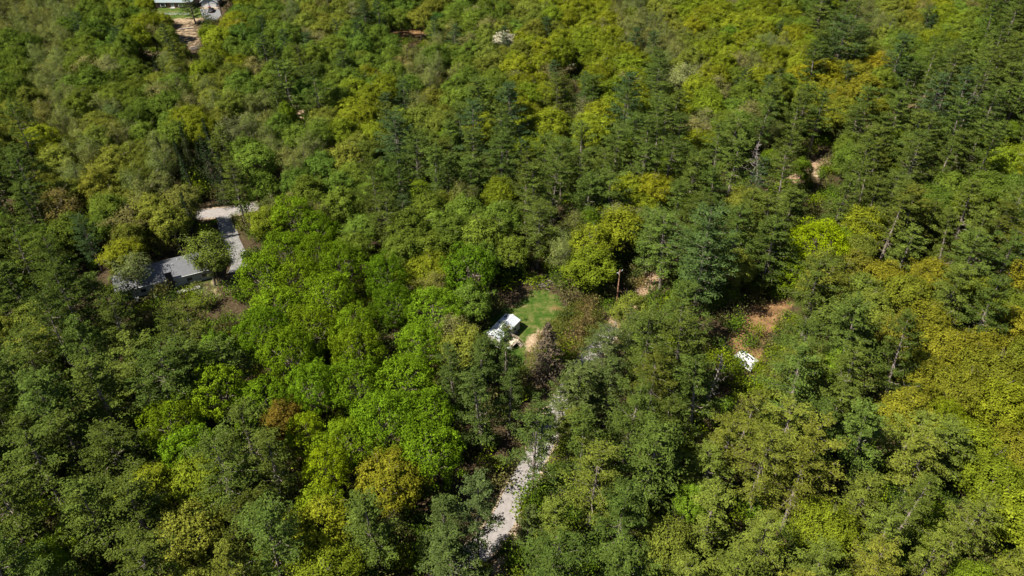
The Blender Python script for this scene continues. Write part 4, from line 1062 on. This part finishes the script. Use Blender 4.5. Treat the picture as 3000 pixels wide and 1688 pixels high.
# ---------------------------------------------------------------- camper with its yard things
p = at(2187, 1052); ca_ = at(2166, 1030, 2.6); cb_ = at(2210, 1062, 2.6)
dv = cb_ - ca_; rz = math.atan2(dv.y, dv.x); CL = 4.9
cm = empty('camper_trailer', ((ca_.x + cb_.x) / 2, (ca_.y + cb_.y) / 2, 0), rz); tag(cm, 'white camper trailer with dark roof hatches parked among the pines', 'camper')
W2 = 1.0
pr_ = [(-CL / 2, .5), (-CL / 2 - .05, 1.6), (-CL / 2 + .3, 2.55), (-CL / 2 + .8, 2.7), (CL / 2 - .9, 2.7), (CL / 2 - .3, 2.45), (CL / 2 + .1, 1.5), (CL / 2, .5)]
MB().prism([(x, -W2, z) for x, z in pr_], (0, 0, 0), (0, 2 * W2, 0)).build('body', M['white'], cm)
for (x, y, sx, sy) in ((-CL * .3, .35, .35, 1.3), (-CL * .17, .5, .3, .55), (-CL * .17, -.35, .3, .55), (CL * .06, .45, 1.3, .3), (CL * .02, -.35, .7, .4), (CL * .25, .3, .6, .45)):
    f = MB().box((x, y, 2.73), (sx + .12, sy + .12, .07)).build('roof_hatch', M['white'], cm)
    MB().box((x, y, 2.785), (sx, sy, .04)).build('pane', M['darkglass'], f)
for x in (-CL * .28, 0, CL * .28):
    f = MB().box((x, -W2 - .02, 1.7), (.95, .06, .6)).build('window', M['dark'], cm); MB().box((x, -W2 - .055, 1.7), (.8, .03, .46)).build('pane', M['darkglass'], f)
MB().box((CL * .14, -W2 - .02, 1.4), (.65, .05, 1.75)).build('door', M['siding'], cm)
for s_ in (-1, 1):
    wl = MB().tube([(.1, s_ * 1.05 - .1, .36), (.1, s_ * 1.05 + .1, .36)], .36, 14).build('wheel', M['tyre'], cm); MB().tube([(.1, s_ * 1.05 - .12, .36), (.1, s_ * 1.05 + .12, .36)], .18, 10).build('rim', M['white'], wl)
MB().tube([(-CL / 2, .6, .55), (-CL / 2 - 1.2, 0, .5)], .05, 5).tube([(-CL / 2, -.6, .55), (-CL / 2 - 1.2, 0, .5)], .05, 5).build('tow_bar', M['dark'], cm)
MB().tube([(CL * .3, W2 * .0, 2.7), (CL * .3, 0, 3.0)], .08, 6).build('vent_pipe', M['dark'], cm)
p = at(2203, 1073); aw = empty('folding_canopy', p, rz); tag(aw, 'low white folding canopy at the near side of the camper', 'canopy')
MB().add([(-1.0, -.7, 1.9), (1.0, -.7, 1.9), (1.0, .7, 1.9), (-1.0, .7, 1.9), (0, 0, 2.25)], [[0, 1, 4], [1, 2, 4], [2, 3, 4], [3, 0, 4]]).build('canopy_top', M['white'], aw)
for x in (-.95, .95):
    for y in (-.65, .65): MB().tube([(x, y, 0), (x, y, 1.92)], .03, 5).build('leg', M['white'], aw)
M['magenta'] = plain('magenta_cloth', (.42, .05, .22), .8, var=.15)
p = at(2160, 1041); ch = empty('camp_chair', p, R(60)); tag(ch, 'magenta folding camp chair at the far end of the camper', 'chair')
MB().box((0, 0, .45), (.6, .55, .04)).build('seat', M['magenta'], ch); MB().box((0, .3, .78), (.6, .04, .6)).build('backrest', M['magenta'], ch)
for x in (-.28, .28):
    for y in (-.26, .28): MB().tube([(x, y, 0), (x, y, .62 if y < 0 else .5)], .015, 4).build('leg', M['dark'], ch)

# ---------------------------------------------------------------- utility pole, brush pile, stones
p = at(1806, 890); up = empty('utility_pole', p, R(40)); tag(up, 'weathered wooden utility pole with crossarm left of the forest road', 'pole')
MB().tube([(0, 0, -.2), (0, 0, 5), (.05, 0, 10.2)], [.19, .16, .12], 9).build('post', M['rustwood'] if 'rustwood' in M else plain('pole_wood', (.30, .17, .10), .9, var=.2), up)
arm = MB().box((.05, 0, 9.6), (2.0, .12, .14)).build('crossarm', M['deadwood'], up)
for x in (-.85, 0.1, .9): MB().tube([(x, 0, 9.67), (x, 0, 9.9)], [.05, .07], 7).build('insulator', M['lamp'], arm)
MB().tube([(.05, .25, 8.9), (.05, .25, 9.4)], .14, 8).build('transformer', M['siding'], up)
rngb = np.random.default_rng(5)
p = at(1572, 826); bpile = MB()
for k in range(46):
    a = rngb.normal() * .35 + math.pi * .9; Lb = rngb.uniform(1.5, 5.5); c0 = rngb.normal(size=2) * [1.6, 1.2]
    d = np.array([math.cos(a), math.sin(a), rngb.uniform(-.02, .22)]) * Lb
    s0 = np.array([c0[0], c0[1], rngb.uniform(.05, .5)]); q = np.stack([s0 - d * .5, s0 + rngb.normal(size=3) * .12, s0 + d * .5]); q[:, 2] = np.maximum(q[:, 2], .05)
    bpile.tube(q, [.05, .035, .012], 4)
o = bpile.build('brush_pile', M['deadwood']); o.location = p; tag(o, 'pale pile of cut branches at the upper end of the lawn', 'brush pile')
M['rock'] = plain('rock', (.36, .31, .26), .95, var=.3, scale=2)
for k, (px, py, s, lab) in enumerate([(2428, 492, 1.1, 'pale boulder at the lower right of the sandy bank'), (2440, 484, .8, 'pale boulder at the right end of the sandy bank'), (2418, 502, .7, 'small boulder below the sandy bank'),
                                      (1676, 192, 1.5, 'tan boulder showing between yellow-green crowns near the top'), (889, 338, 1.2, 'pinkish boulder in a small gap of the forest, upper left'), (1475, 1022, .35, 'small stone beside the deck'), (1655, 972, .4, 'small stone at the right edge of the lawn')]):
    rk = np.random.default_rng(k + 40); d = sph(60, rk); import bmesh
    bm = bmesh.new(); bmesh.ops.create_icosphere(bm, subdivisions=3, radius=1)
    ax = rk.normal(size=(7, 3)); ax /= np.linalg.norm(ax, axis=1)[:, None]; am = rk.uniform(.1, .3, 7)
    for v_ in bm.verts:
        q = np.array(v_.co); v_.co = Vector(q * (1 - sum(max(0, float(q @ ax[i_]) - .55) * am[i_] * 2 for i_ in range(7))) * [1, .8, .6])
    me = bpy.data.meshes.new('boulder'); bm.to_mesh(me); bm.free(); me.materials.append(M['rock'])
    o = bpy.data.objects.new('boulder', me); COL.objects.link(o); o.location = at(px, py, s * .2); o.scale = (s,) * 3; tag(o, lab, 'boulder')
